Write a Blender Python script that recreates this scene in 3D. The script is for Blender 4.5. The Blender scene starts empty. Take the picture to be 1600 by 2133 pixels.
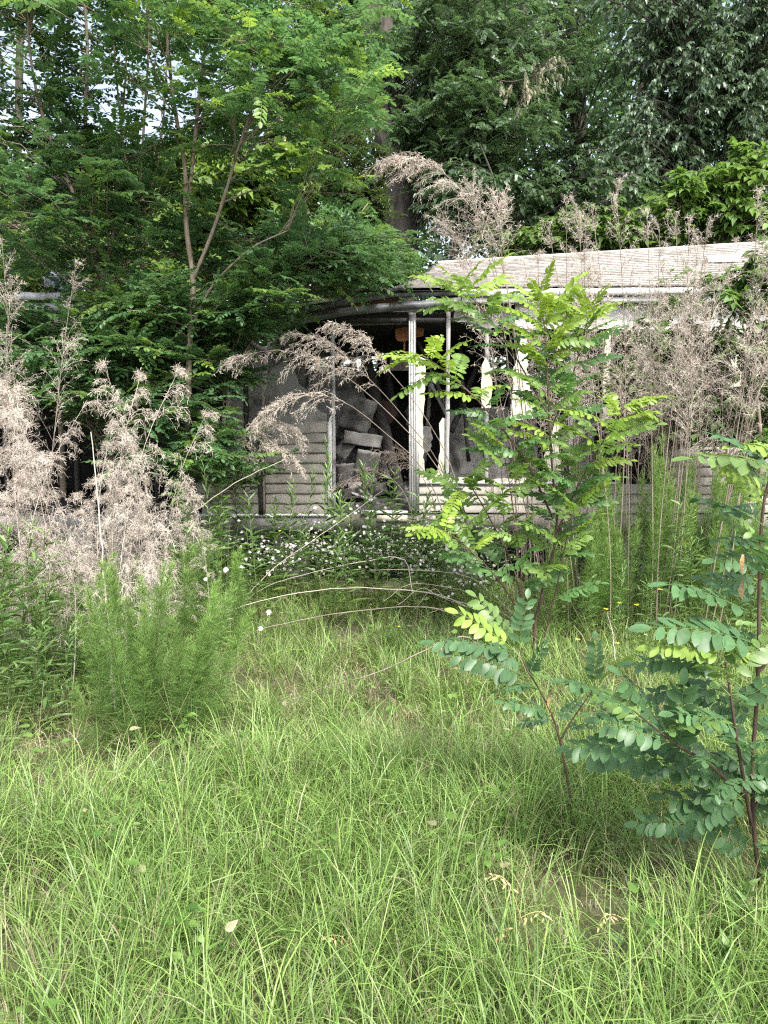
import bpy, math
import numpy as np
from mathutils import Matrix, Vector

# ------------------------------------------------------------------ camera, sky, sun, exposure
scene = bpy.context.scene
CAM_H, PITCH, FPX = 1.6, math.radians(5.1), 1600.0
cam_data = bpy.data.cameras.new('camera')
cam_data.sensor_fit = 'HORIZONTAL'
cam_data.sensor_width = 26.0
cam_data.lens = 26.0
cam_data.clip_start = 0.05
cam_data.clip_end = 600.0
cam = bpy.data.objects.new('camera', cam_data)
scene.collection.objects.link(cam)
cam.location = (0, 0, CAM_H)
cam.rotation_euler = (math.pi / 2 - PITCH, 0, 0)
scene.camera = cam

SUN_EL, SUN_AZ = math.radians(51), math.radians(158)      # azimuth measured from +Y towards +X
world = bpy.data.worlds.new('World')
scene.world = world
world.use_nodes = True
wn = world.node_tree
sky = wn.nodes.new('ShaderNodeTexSky')
sky.sky_type = 'NISHITA'
sky.sun_disc = False
sky.sun_elevation = SUN_EL
sky.sun_rotation = SUN_AZ
sky.air_density = 1.0
sky.dust_density = 3.5
sky.ozone_density = 1.0
hs = wn.nodes.new('ShaderNodeHueSaturation')
hs.inputs['Saturation'].default_value = 0.62
wn.links.new(sky.outputs[0], hs.inputs['Color'])
bg = wn.nodes['Background']
bg.inputs['Strength'].default_value = 0.15
wn.links.new(hs.outputs[0], bg.inputs['Color'])

sun_data = bpy.data.lights.new('sun', 'SUN')
sun_data.energy = 2.35
sun_data.angle = math.radians(11)
sun_data.color = (1.0, 0.965, 0.91)
sun = bpy.data.objects.new('sun', sun_data)
scene.collection.objects.link(sun)
sdir = Vector((math.sin(SUN_AZ) * math.cos(SUN_EL), math.cos(SUN_AZ) * math.cos(SUN_EL), math.sin(SUN_EL)))
sun.rotation_euler = sdir.to_track_quat('Z', 'Y').to_euler()
sun.location = sdir * 40

vs = scene.view_settings
vs.view_transform = 'Standard'
vs.look = 'None'
vs.exposure = 1.56
vs.gamma = 1.0
scene.cycles.use_denoising = False
scene.cycles.filter_width = 1.2
scene.cycles.adaptive_threshold = 0.01
scene.cycles.max_bounces = 5
scene.cycles.diffuse_bounces = 3
scene.cycles.glossy_bounces = 2
scene.cycles.transmission_bounces = 3
scene.cycles.sample_clamp_indirect = 2.5

# ------------------------------------------------------------------ helpers
RS = np.random.RandomState
UP = np.array([0., 0., 1.])
COL = scene.collection


def at(px, py, Y):
    """A point of the place: the photograph's pixel seen at distance Y."""
    dx, dy = (px - 800) / FPX, (1066.5 - py) / FPX
    c, s = math.cos(PITCH), math.sin(PITCH)
    d = np.array([dx, c + dy * s, -s + dy * c])
    t = Y / d[1]
    return np.array([d[0] * t, Y, CAM_H + d[2] * t])


def ground_z(x, y):
    x = np.asarray(x, float); y = np.asarray(y, float)
    return 0.035 * np.sin(1.3 * x + 0.6) * np.cos(1.1 * y) + 0.02 * np.sin(3.1 * x + 2.3 * y)


def nrm(v):
    return v / np.maximum(np.linalg.norm(v, axis=-1, keepdims=True), 1e-9)


class Geo:
    """Collects quads and triangles with per-vertex tint and per-face material slot."""
    def __init__(s):
        s.V, s.Q, s.T, s.C, s.n = [], [], [], [], 0
        s.mq, s.mt = [], []

    def add(s, V, Q=None, T=None, tint=None, mat=0):
        V = np.asarray(V, float).reshape(-1, 3)
        if tint is None:
            tint = np.tile([0.5, 0., 0., 1.], (len(V), 1))
        tint = np.asarray(tint, float)
        if tint.ndim == 1:
            tint = np.tile(tint, (len(V), 1))
        s.V.append(V); s.C.append(tint)
        if Q is not None and len(Q):
            Q = np.asarray(Q, int).reshape(-1, 4) + s.n
            s.Q.append(Q); s.mq.append(np.full(len(Q), mat))
        if T is not None and len(T):
            T = np.asarray(T, int).reshape(-1, 3) + s.n
            s.T.append(T); s.mt.append(np.full(len(T), mat))
        s.n += len(V)

    def mesh(s, name, mats, origin=(0, 0, 0), smooth=True):
        V = np.concatenate(s.V) - np.asarray(origin, float)
        C = np.concatenate(s.C)
        Q = np.concatenate(s.Q) if s.Q else np.zeros((0, 4), int)
        T = np.concatenate(s.T) if s.T else np.zeros((0, 3), int)
        me = bpy.data.meshes.new(name)
        me.vertices.add(len(V)); me.vertices.foreach_set('co', V.astype(np.float32).ravel())
        nl = len(Q) * 4 + len(T) * 3
        me.loops.add(nl)
        me.loops.foreach_set('vertex_index', np.concatenate([Q.ravel(), T.ravel()]).astype(np.int32))
        me.polygons.add(len(Q) + len(T))
        ls = np.concatenate([np.arange(len(Q)) * 4, len(Q) * 4 + np.arange(len(T)) * 3])
        me.polygons.foreach_set('loop_start', ls.astype(np.int32))
        mi = np.concatenate([np.concatenate(s.mq) if s.mq else np.zeros(0, int), np.concatenate(s.mt) if s.mt else np.zeros(0, int)])
        for m in mats:
            me.materials.append(m)
        me.polygons.foreach_set('material_index', mi.astype(np.int32))
        if smooth:
            me.polygons.foreach_set('use_smooth', np.ones(len(mi), bool))
        a = me.color_attributes.new('tint', 'FLOAT_COLOR', 'POINT')
        a.data.foreach_set('color', C.astype(np.float32).ravel())
        me.update(calc_edges=True)
        return me


def link(name, me, parent=None, loc=None, matrix=None):
    o = bpy.data.objects.new(name, me)
    COL.objects.link(o)
    if parent is not None:
        o.parent = parent
    if matrix is not None:
        o.matrix_basis = matrix
    elif loc is not None:
        o.location = loc
    return o


def tag(o, label=None, cat=None, group=None, kind=None):
    if label: o['label'] = label
    if cat: o['category'] = cat
    if group: o['group'] = group
    if kind: o['kind'] = kind
    return o


def empty(name, loc, label=None, cat=None, group=None):
    o = link(name, None, loc=Vector(loc))
    o.empty_display_size = 0.1
    return tag(o, label, cat, group)


def tubes(P, R, sides=5, rng=None):
    """P (n,m,3) polylines, R (n,m) radii -> verts, quads."""
    P = np.asarray(P, float); R = np.asarray(R, float)
    if P.ndim == 2: P = P[None]; R = R[None]
    n, m, _ = P.shape
    t = np.gradient(P, axis=1)
    t = nrm(t)
    ref = np.where(np.abs(nrm(P[:, -1] - P[:, 0])[:, 2:3]) > 0.8, [[1., 0.13, 0.]], [[0.07, 0.1, 1.]])
    a = nrm(np.cross(t, ref[:, None, :])); b = np.cross(t, a)
    ang = np.arange(sides) * 2 * math.pi / sides
    ring = a[:, :, None, :] * np.cos(ang)[None, None, :, None] + b[:, :, None, :] * np.sin(ang)[None, None, :, None]
    V = P[:, :, None, :] + ring * R[:, :, None, None]
    idx = np.arange(n * m * sides).reshape(n, m, sides)
    q = np.stack([idx[:, :-1], np.roll(idx, -1, 2)[:, :-1], np.roll(idx, -1, 2)[:, 1:], idx[:, 1:]], -1)
    return V.reshape(-1, 3), q.reshape(-1, 4)


def ribbons(P, W, side):
    """P (n,m,3), W (n,m) half-widths, side (n,3) or (n,m,3) -> verts, quads."""
    n, m, _ = P.shape
    if side.ndim == 2: side = np.repeat(side[:, None, :], m, 1)
    L = P - side * W[:, :, None]; Rr = P + side * W[:, :, None]
    V = np.stack([L, Rr], 2)
    idx = np.arange(n * m * 2).reshape(n, m, 2)
    q = np.stack([idx[:, :-1, 0], idx[:, :-1, 1], idx[:, 1:, 1], idx[:, 1:, 0]], -1)
    return V.reshape(-1, 3), q.reshape(-1, 4)


def frames(d, up):
    x = nrm(d)
    y = nrm(np.cross(up, x))
    z = np.cross(x, y)
    return np.stack([x, y, z], -1)      # columns


def inst(geo, tmpl, pos, Rm, sc, tint, mat=0):
    """Copies of a template (V,Q) into one Geo."""
    V, Q = tmpl[0], tmpl[1]
    n = len(pos)
    if n == 0: return
    W = np.einsum('nij,kj->nki', Rm, V) * sc[:, None, None] + pos[:, None, :]
    q = (Q[None] + (np.arange(n) * len(V))[:, None, None]).reshape(-1, 4)
    geo.add(W.reshape(-1, 3), q, tint=np.repeat(tint, len(V), 0), mat=mat)


def smooth_line(pts, n):
    """Catmull-Rom resample of a polyline to n points."""
    pts = np.asarray(pts, float)
    k = len(pts)
    if k == 2:
        u = np.linspace(0, 1, n)[:, None]
        return pts[0] * (1 - u) + pts[1] * u
    E = np.vstack([2 * pts[0] - pts[1], pts, 2 * pts[-1] - pts[-2]])
    u = np.linspace(0, k - 1 - 1e-6, n)
    i = u.astype(int); f = (u - i)[:, None]
    p0, p1, p2, p3 = E[i], E[i + 1], E[i + 2], E[i + 3]
    return 0.5 * (2 * p1 + (p2 - p0) * f + (2 * p0 - 5 * p1 + 4 * p2 - p3) * f ** 2 + (3 * p1 - p0 - 3 * p2 + p3) * f ** 3)


# ------------------------------------------------------------------ materials
def new_mat(name):
    m = bpy.data.materials.new(name)
    m.use_nodes = True
    nt = m.node_tree
    nt.nodes.clear()
    out = nt.nodes.new('ShaderNodeOutputMaterial')
    return m, nt, out


def N(nt, t, **kw):
    n = nt.nodes.new(t)
    for k, v in kw.items():
        if k in n.inputs: n.inputs[k].default_value = v
        else: setattr(n, k, v)
    return n


def rgba(c): return (c[0], c[1], c[2], 1.0)


def leaf_mat(name, base, young, dead=(0.30, 0.19, 0.07), trans=0.38, rough=0.5, tboost=1.5, spec=0.35):
    """tint.r = tone of this leaf, tint.g = young growth, tint.b = withered."""
    m, nt, out = new_mat(name)
    at_ = N(nt, 'ShaderNodeAttribute', attribute_name='tint')
    sep = N(nt, 'ShaderNodeSeparateColor')
    nt.links.new(at_.outputs['Color'], sep.inputs[0])
    m1 = N(nt, 'ShaderNodeMix', data_type='RGBA')
    m1.inputs[6].default_value = rgba(base); m1.inputs[7].default_value = rgba(young)
    nt.links.new(sep.outputs[1], m1.inputs[0])
    m2 = N(nt, 'ShaderNodeMix', data_type='RGBA')
    m2.inputs[7].default_value = rgba(dead)
    nt.links.new(sep.outputs[2], m2.inputs[0]); nt.links.new(m1.outputs[2], m2.inputs[6])
    mr = N(nt, 'ShaderNodeMapRange')
    mr.inputs[3].default_value = 0.6; mr.inputs[4].default_value = 1.45
    nt.links.new(sep.outputs[0], mr.inputs[0])
    oi = N(nt, 'ShaderNodeObjectInfo')
    mr2 = N(nt, 'ShaderNodeMapRange')
    mr2.inputs[3].default_value = 0.85; mr2.inputs[4].default_value = 1.15
    nt.links.new(oi.outputs['Random'], mr2.inputs[0])
    mul = N(nt, 'ShaderNodeMath', operation='MULTIPLY')
    nt.links.new(mr.outputs[0], mul.inputs[0]); nt.links.new(mr2.outputs[0], mul.inputs[1])
    nz = N(nt, 'ShaderNodeTexNoise', Scale=38.0, Detail=3.0)
    geo = N(nt, 'ShaderNodeNewGeometry')
    nt.links.new(geo.outputs['Position'], nz.inputs['Vector'])
    mr3 = N(nt, 'ShaderNodeMapRange')
    mr3.inputs[1].default_value = 0.3; mr3.inputs[2].default_value = 0.7
    mr3.inputs[3].default_value = 0.82; mr3.inputs[4].default_value = 1.16
    nt.links.new(nz.outputs[0], mr3.inputs[0])
    mul2 = N(nt, 'ShaderNodeMath', operation='MULTIPLY')
    nt.links.new(mul.outputs[0], mul2.inputs[0]); nt.links.new(mr3.outputs[0], mul2.inputs[1])
    vm = N(nt, 'ShaderNodeVectorMath', operation='SCALE')
    nt.links.new(m2.outputs[2], vm.inputs[0]); nt.links.new(mul2.outputs[0], vm.inputs['Scale'])
    pb = N(nt, 'ShaderNodeBsdfPrincipled', Roughness=rough)
    pb.inputs['Specular IOR Level'].default_value = spec
    nt.links.new(vm.outputs[0], pb.inputs['Base Color'])
    tb = N(nt, 'ShaderNodeVectorMath', operation='MULTIPLY')
    tb.inputs[1].default_value = (tboost * 1.0, tboost, tboost * 0.7)
    nt.links.new(vm.outputs[0], tb.inputs[0])
    tr = N(nt, 'ShaderNodeBsdfTranslucent')
    nt.links.new(tb.outputs[0], tr.inputs['Color'])
    mx = N(nt, 'ShaderNodeMixShader'); mx.inputs[0].default_value = trans
    nt.links.new(pb.outputs[0], mx.inputs[1]); nt.links.new(tr.outputs[0], mx.inputs[2])
    nt.links.new(mx.outputs[0], out.inputs['Surface'])
    return m


def rough_mat(name, c1, c2, scale=8.0, stretch=(1, 1, 1), rough=0.8, c3=None, c3_at=0.62, c3_scale=2.0, bump=0.15, spec=0.3, metal=0.0, use_tint=False):
    """Two-tone weathered surface with optional large stains (c3)."""
    m, nt, out = new_mat(name)
    geo = N(nt, 'ShaderNodeNewGeometry')
    mp = N(nt, 'ShaderNodeMapping')
    mp.inputs['Scale'].default_value = stretch
    nt.links.new(geo.outputs['Position'], mp.inputs[0])
    nz = N(nt, 'ShaderNodeTexNoise', Scale=scale, Detail=6.0, Roughness=0.6)
    nt.links.new(mp.outputs[0], nz.inputs['Vector'])
    cr = N(nt, 'ShaderNodeValToRGB')
    cr.color_ramp.elements[0].position = 0.32; cr.color_ramp.elements[0].color = rgba(c1)
    cr.color_ramp.elements[1].position = 0.68; cr.color_ramp.elements[1].color = rgba(c2)
    nt.links.new(nz.outputs[0], cr.inputs[0])
    col = cr.outputs[0]
    if c3 is not None:
        n2 = N(nt, 'ShaderNodeTexNoise', Scale=c3_scale, Detail=5.0, Roughness=0.65)
        nt.links.new(geo.outputs['Position'], n2.inputs['Vector'])
        mr = N(nt, 'ShaderNodeMapRange')
        mr.inputs[1].default_value = c3_at - 0.09; mr.inputs[2].default_value = c3_at + 0.09
        nt.links.new(n2.outputs[0], mr.inputs[0])
        mx = N(nt, 'ShaderNodeMix', data_type='RGBA')
        mx.inputs[7].default_value = rgba(c3)
        nt.links.new(mr.outputs[0], mx.inputs[0]); nt.links.new(col, mx.inputs[6])
        col = mx.outputs[2]
    oi = N(nt, 'ShaderNodeObjectInfo')
    mr2 = N(nt, 'ShaderNodeMapRange')
    mr2.inputs[3].default_value = 0.86; mr2.inputs[4].default_value = 1.12
    nt.links.new(oi.outputs['Random'], mr2.inputs[0])
    vm = N(nt, 'ShaderNodeVectorMath', operation='SCALE')
    nt.links.new(col, vm.inputs[0]); nt.links.new(mr2.outputs[0], vm.inputs['Scale'])
    col = vm.outputs[0]
    if use_tint:
        at_ = N(nt, 'ShaderNodeAttribute', attribute_name='tint')
        sep = N(nt, 'ShaderNodeSeparateColor')
        nt.links.new(at_.outputs['Color'], sep.inputs[0])
        mr4 = N(nt, 'ShaderNodeMapRange')
        mr4.inputs[3].default_value = 0.65; mr4.inputs[4].default_value = 1.35
        nt.links.new(sep.outputs[0], mr4.inputs[0])
        vm2 = N(nt, 'ShaderNodeVectorMath', operation='SCALE')
        nt.links.new(col, vm2.inputs[0]); nt.links.new(mr4.outputs[0], vm2.inputs['Scale'])
        col = vm2.outputs[0]
    pb = N(nt, 'ShaderNodeBsdfPrincipled', Roughness=rough, Metallic=metal)
    pb.inputs['Specular IOR Level'].default_value = spec
    nt.links.new(col, pb.inputs['Base Color'])
    if bump:
        bp = N(nt, 'ShaderNodeBump', Strength=bump, Distance=0.02)
        nt.links.new(nz.outputs[0], bp.inputs['Height'])
        nt.links.new(bp.outputs[0], pb.inputs['Normal'])
    nt.links.new(pb.outputs[0], out.inputs['Surface'])
    return m


M = {}
M['soil'] = rough_mat('soil_and_litter', (0.045, 0.042, 0.026), (0.13, 0.115, 0.075), scale=22, rough=1.0, c3=(0.07, 0.09, 0.03), c3_at=0.52, c3_scale=1.7, bump=0.5, spec=0.1)
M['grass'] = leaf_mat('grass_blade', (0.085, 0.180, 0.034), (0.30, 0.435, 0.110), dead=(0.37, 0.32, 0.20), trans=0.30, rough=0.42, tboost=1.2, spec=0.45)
M['locust'] = leaf_mat('locust_leaf', (0.082, 0.168, 0.076), (0.23, 0.33, 0.05), dead=(0.36, 0.32, 0.235), trans=0.42, rough=0.40, spec=0.55)
M['locust_near'] = leaf_mat('sapling_leaf', (0.068, 0.142, 0.060), (0.24, 0.35, 0.055), dead=(0.50, 0.25, 0.07), trans=0.3, rough=0.42, spec=0.4)
M['locust_mid'] = leaf_mat('mid_sapling_leaf', (0.078, 0.165, 0.055), (0.235, 0.335, 0.04), trans=0.36, rough=0.42, spec=0.4)
M['broad'] = leaf_mat('broad_leaf', (0.075, 0.150, 0.045), (0.20, 0.29, 0.05))
M['dark_leaf'] = leaf_mat('forest_leaf', (0.068, 0.128, 0.060), (0.15, 0.20, 0.07), rough=0.4, spec=0.5)
M['silver_leaf'] = leaf_mat('vine_leaf', (0.080, 0.138, 0.078), (0.20, 0.27, 0.14), rough=0.35, spec=0.6)
M['olive_leaf'] = leaf_mat('evergreen_leaf', (0.055, 0.085, 0.03), (0.13, 0.17, 0.05), rough=0.4, spec=0.5)
M['fennel'] = leaf_mat('feathery_green', (0.095, 0.180, 0.045), (0.23, 0.35, 0.10), dead=(0.22, 0.16, 0.07), trans=0.35, rough=0.6, spec=0.2)
M['weed'] = leaf_mat('weed_leaf', (0.10, 0.185, 0.06), (0.20, 0.31, 0.09), rough=0.42, spec=0.5)
M['straw'] = rough_mat('dry_straw', (0.33, 0.285, 0.24), (0.55, 0.485, 0.42), scale=9, rough=0.85, bump=0, spec=0.2, use_tint=True)
M['straw_dark'] = rough_mat('dry_brown_stalk', (0.15, 0.12, 0.098), (0.28, 0.23, 0.19), scale=9, rough=0.85, bump=0, spec=0.2, use_tint=True)
M['seed'] = rough_mat('oat_seed', (0.50, 0.36, 0.16), (0.66, 0.50, 0.26), scale=60, rough=0.7, bump=0)
M['dead_leaf'] = rough_mat('withered_leaf', (0.32, 0.18, 0.08), (0.55, 0.36, 0.20), scale=60, rough=0.8, bump=0.3)
M['bark'] = rough_mat('young_bark', (0.17, 0.135, 0.10), (0.33, 0.27, 0.21), scale=26, stretch=(1, 1, 0.25), rough=0.9, c3=(0.11, 0.11, 0.07), bump=0.4)
M['stem'] = rough_mat('sapling_bark', (0.045, 0.028, 0.022), (0.12, 0.075, 0.055), scale=30, stretch=(1, 1, 0.3), rough=0.7, bump=0.2)
M['old_bark'] = rough_mat('old_bark', (0.035, 0.029, 0.027), (0.115, 0.095, 0.085), scale=16, stretch=(1, 1, 0.2), rough=1.0, c3=(0.05, 0.06, 0.035), c3_at=0.58, c3_scale=3.0, bump=1.0)
M['petal'] = rough_mat('white_petal', (0.40, 0.375, 0.35), (0.55, 0.525, 0.495), scale=40, rough=0.8, bump=0)
M['yellow_petal'] = rough_mat('yellow_petal', (0.70, 0.52, 0.03), (0.82, 0.66, 0.06), scale=40, rough=0.7, bump=0)
M['siding'] = rough_mat('taupe_siding', (0.19, 0.175, 0.15), (0.25, 0.235, 0.205), scale=5, stretch=(0.5, 1, 2.5), rough=0.6, c3=(0.10, 0.098, 0.075), c3_at=0.60, c3_scale=2.6, bump=0.03)
M['siding_pale'] = rough_mat('pale_siding', (0.27, 0.252, 0.215), (0.36, 0.335, 0.295), scale=5, stretch=(0.5, 1, 2.5), rough=0.6, c3=(0.36, 0.33, 0.27), c3_at=0.62, c3_scale=2.4, bump=0.03)
M['white'] = rough_mat('weathered_white', (0.42, 0.42, 0.41), (0.60, 0.60, 0.585), scale=7, rough=0.55, c3=(0.40, 0.40, 0.37), c3_at=0.64, c3_scale=3.5, bump=0.03)
M['foam'] = rough_mat('cream_sheathing', (0.46, 0.435, 0.35), (0.62, 0.59, 0.49), scale=9, rough=0.8, c3=(0.30, 0.27, 0.20), c3_at=0.58, c3_scale=5.0, bump=0.1)
M['grey_sheet'] = rough_mat('smoked_sheathing', (0.13, 0.125, 0.12), (0.24, 0.235, 0.225), scale=4, rough=0.85, c3=(0.06, 0.055, 0.05), c3_at=0.60, c3_scale=3.2, bump=0.1)
M['drywall'] = rough_mat('smoked_drywall', (0.16, 0.155, 0.15), (0.27, 0.262, 0.252), scale=3, rough=0.9, c3=(0.05, 0.048, 0.046), c3_at=0.55, c3_scale=3.4, bump=0.08)
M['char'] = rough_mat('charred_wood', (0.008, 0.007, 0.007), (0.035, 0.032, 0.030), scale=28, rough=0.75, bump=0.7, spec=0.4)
M['grey_wood'] = rough_mat('weathered_stud', (0.24, 0.235, 0.235), (0.42, 0.41, 0.41), scale=14, stretch=(1, 1, 0.15), rough=0.85, c3=(0.05, 0.045, 0.045), c3_at=0.60, c3_scale=4.0, bump=0.3)
M['fascia_burnt'] = rough_mat('burnt_fascia', (0.05, 0.052, 0.058), (0.16, 0.165, 0.175), scale=4, stretch=(0.4, 1, 3), rough=0.45, c3=(0.012, 0.012, 0.014), c3_at=0.50, c3_scale=2.0, bump=0.1, spec=0.5)
M['rust'] = rough_mat('scorched_board', (0.05, 0.028, 0.022), (0.16, 0.075, 0.05), scale=8, rough=0.8, c3=(0.02, 0.018, 0.018), c3_at=0.55, bump=0.3)
M['orange'] = rough_mat('scorched_orange_wood', (0.25, 0.10, 0.04), (0.42, 0.19, 0.085), scale=14, stretch=(0.4, 1, 2), rough=0.8, c3=(0.05, 0.02, 0.015), c3_at=0.62, c3_scale=9, bump=0.2)
M['shingle'] = rough_mat('faded_shingle', (0.33, 0.30, 0.275), (0.48, 0.44, 0.41), scale=34, stretch=(0.35, 1, 1), rough=0.95, c3=(0.20, 0.185, 0.15), c3_at=0.56, c3_scale=2.2, bump=0.3, spec=0.15)
M['shingle_edge'] = rough_mat('shingle_butt', (0.08, 0.075, 0.07), (0.20, 0.185, 0.17), scale=20, rough=0.95, bump=0.1)
M['roof_felt'] = rough_mat('roof_felt', (0.03, 0.03, 0.032), (0.09, 0.09, 0.095), scale=7, rough=0.8, bump=0.2)
M['sheet_metal'] = rough_mat('crumpled_roofing', (0.42, 0.43, 0.46), (0.62, 0.63, 0.66), scale=6, rough=0.45, c3=(0.16, 0.15, 0.15), c3_at=0.6, bump=0.1, spec=0.5)
M['block'] = rough_mat('concrete_block', (0.16, 0.155, 0.15), (0.30, 0.29, 0.28), scale=18, rough=0.95, bump=0.3)
M['rubble'] = rough_mat('burnt_rubble', (0.012, 0.011, 0.011), (0.085, 0.08, 0.078), scale=16, rough=0.9, c3=(0.28, 0.27, 0.26), c3_at=0.66, c3_scale=7, bump=0.6)

# ------------------------------------------------------------------ ground
def build_ground():
    g = Geo()
    xs = np.concatenate([np.linspace(-220, -12, 14), np.linspace(-11.5, 11.5, 93), np.linspace(12, 220, 14)])
    ys = np.concatenate([np.linspace(-60, -2, 8), np.linspace(-1.5, 14, 63), np.linspace(15, 300, 20)])
    X, Y = np.meshgrid(xs, ys)
    near = np.exp(-((X / 40) ** 2 + ((Y - 6) / 40) ** 2))
    Z = ground_z(X, Y) * near
    V = np.stack([X, Y, Z], -1).reshape(-1, 3)
    nx, ny = len(xs), len(ys)
    i = np.arange(nx * ny).reshape(ny, nx)
    Q = np.stack([i[:-1, :-1], i[:-1, 1:], i[1:, 1:], i[1:, :-1]], -1).reshape(-1, 4)
    g.add(V, Q)
    o = link('ground', g.mesh('ground', [M['soil']]))
    tag(o, 'brown soil and litter under the tall grass of the yard', kind='structure')


build_ground()

# ------------------------------------------------------------------ the burnt house
HY = 8.40                    # front face of the wall framing
HOUSE_O = np.array([0.0, HY, 0.0])
house = empty('burnt_house', HOUSE_O, 'burnt-out single-storey house with torn siding, open wall framing and faded shingle roof', 'house')


def W(px, py, Y=HY):
    return at(px, py, Y)


def part(name, geo, mat, parent=None, smooth=False, label=None):
    mats = mat if isinstance(mat, list) else [mat]
    o = link(name, geo.mesh(name, mats, origin=HOUSE_O, smooth=smooth), parent or house)
    if label: o['label'] = label
    return o


BOXQ = np.array([[0, 1, 3, 2], [4, 6, 7, 5], [0, 4, 5, 1], [2, 3, 7, 6], [0, 2, 6, 4], [1, 5, 7, 3]])


def box(g, lo, hi, mat=0, jit=0.0, rng=None):
    lo = np.asarray(lo, float); hi = np.asarray(hi, float)
    V = np.array([[(lo, hi)[i][0], (lo, hi)[j][1], (lo, hi)[k][2]] for i in (0, 1) for j in (0, 1) for k in (0, 1)])
    if jit and rng is not None: V = V + rng.uniform(-jit, jit, V.shape)
    g.add(V, BOXQ, mat=mat)


def beam(g, p0, p1, w, h, mat=0, seg=1, sag=0.0, rng=None, jit=0.0):
    """Rectangular beam from p0 to p1 (w across, h upright), optionally sagging and ragged."""
    p0 = np.asarray(p0, float); p1 = np.asarray(p1, float)
    u = np.linspace(0, 1, seg + 1)[:, None]
    P = p0 * (1 - u) + p1 * u
    P[:, 2] -= sag * np.sin(np.pi * u[:, 0])
    d = nrm(p1 - p0)
    ref = np.array([0., 1., 0.]) if abs(d[2]) > 0.75 else UP
    a = nrm(np.cross(d, ref)); b = np.cross(a, d)
    V = []
    for p in P:
        for s, t in ((-1, -1), (1, -1), (1, 1), (-1, 1)):
            V.append(p + a * s * w / 2 + b * t * h / 2)
    V = np.array(V)
    if jit: V = V + rng.uniform(-jit, jit, V.shape)
    Q = []
    for k in range(seg):
        for j in range(4):
            Q.append([k * 4 + j, k * 4 + (j + 1) % 4, k * 4 + 4 + (j + 1) % 4, k * 4 + 4 + j])
    Q.append([3, 2, 1, 0]); e = seg * 4; Q.append([e, e + 1, e + 2, e + 3])
    g.add(V, Q, mat=mat)


def slab_poly(name, pts_px, Y, thick, mat, parent=None, ragged=0.004, seed=0, lean=0.0, label=None):
    """A torn sheet: outline in the wall plane, given real thickness and a ragged edge."""
    rng = RS(seed)
    pts = [W(px, py, Y) for px, py in pts_px]
    out = []
    for i in range(len(pts)):
        a, b = pts[i], pts[(i + 1) % len(pts)]
        k = max(1, int(np.linalg.norm(b - a) / 0.05))
        for j in range(k):
            p = a + (b - a) * j / k
            if j: p = p + np.array([rng.normal(0, ragged), 0, rng.normal(0, ragged)])
            out.append(p)
    out = np.array(out)
    zm = out[:, 2].min()
    out[:, 1] += lean * (out[:, 2] - zm) + rng.normal(0, 0.0015, len(out))
    n = len(out)
    back = out + np.array([0, thick, 0])
    me = bpy.data.meshes.new(name)
    faces = [list(range(n)), list(range(2 * n - 1, n - 1, -1))] + [[i, n + i, n + (i + 1) % n, (i + 1) % n] for i in range(n)]
    me.from_pydata([tuple(v) for v in np.vstack([out, back]) - HOUSE_O], [], faces)
    me.materials.append(mat)
    me.update()
    o = link(name, me, parent or house)
    if label: o['label'] = label
    return o


def siding_course(x0, x1, z0, h, mat, Yf=HY, warp=None, name='siding_course', proud=0.018):
    """One lap-siding course: butt edge proud at the bottom, a crease half way, tucked in at the top."""
    n = max(3, int((x1 - x0) / 0.12))
    xs = np.linspace(x0, x1, n)
    prof = [(-0.004, -0.002), (-proud, 0.0), (-proud * 0.93, h * 0.12), (-proud * 0.72, h * 0.46), (-proud * 0.40, h * 0.52), (-proud * 0.30, h * 1.06), (0.0, h * 1.06)]
    V = np.zeros((n, len(prof), 3))
    for j, (dy, dz) in enumerate(prof):
        w = warp(xs, z0 + dz) if warp else (0 * xs, 0 * xs)
        V[:, j, 0] = xs
        V[:, j, 1] = Yf + dy + w[0]
        V[:, j, 2] = z0 + dz + w[1]
    i = np.arange(n * len(prof)).reshape(n, len(prof))
    Q = np.stack([i[:-1, :-1], i[1:, :-1], i[1:, 1:], i[:-1, 1:]], -1).reshape(-1, 4)
    g = Geo(); g.add(V.reshape(-1, 3), Q)
    return part(name, g, mat)


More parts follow.
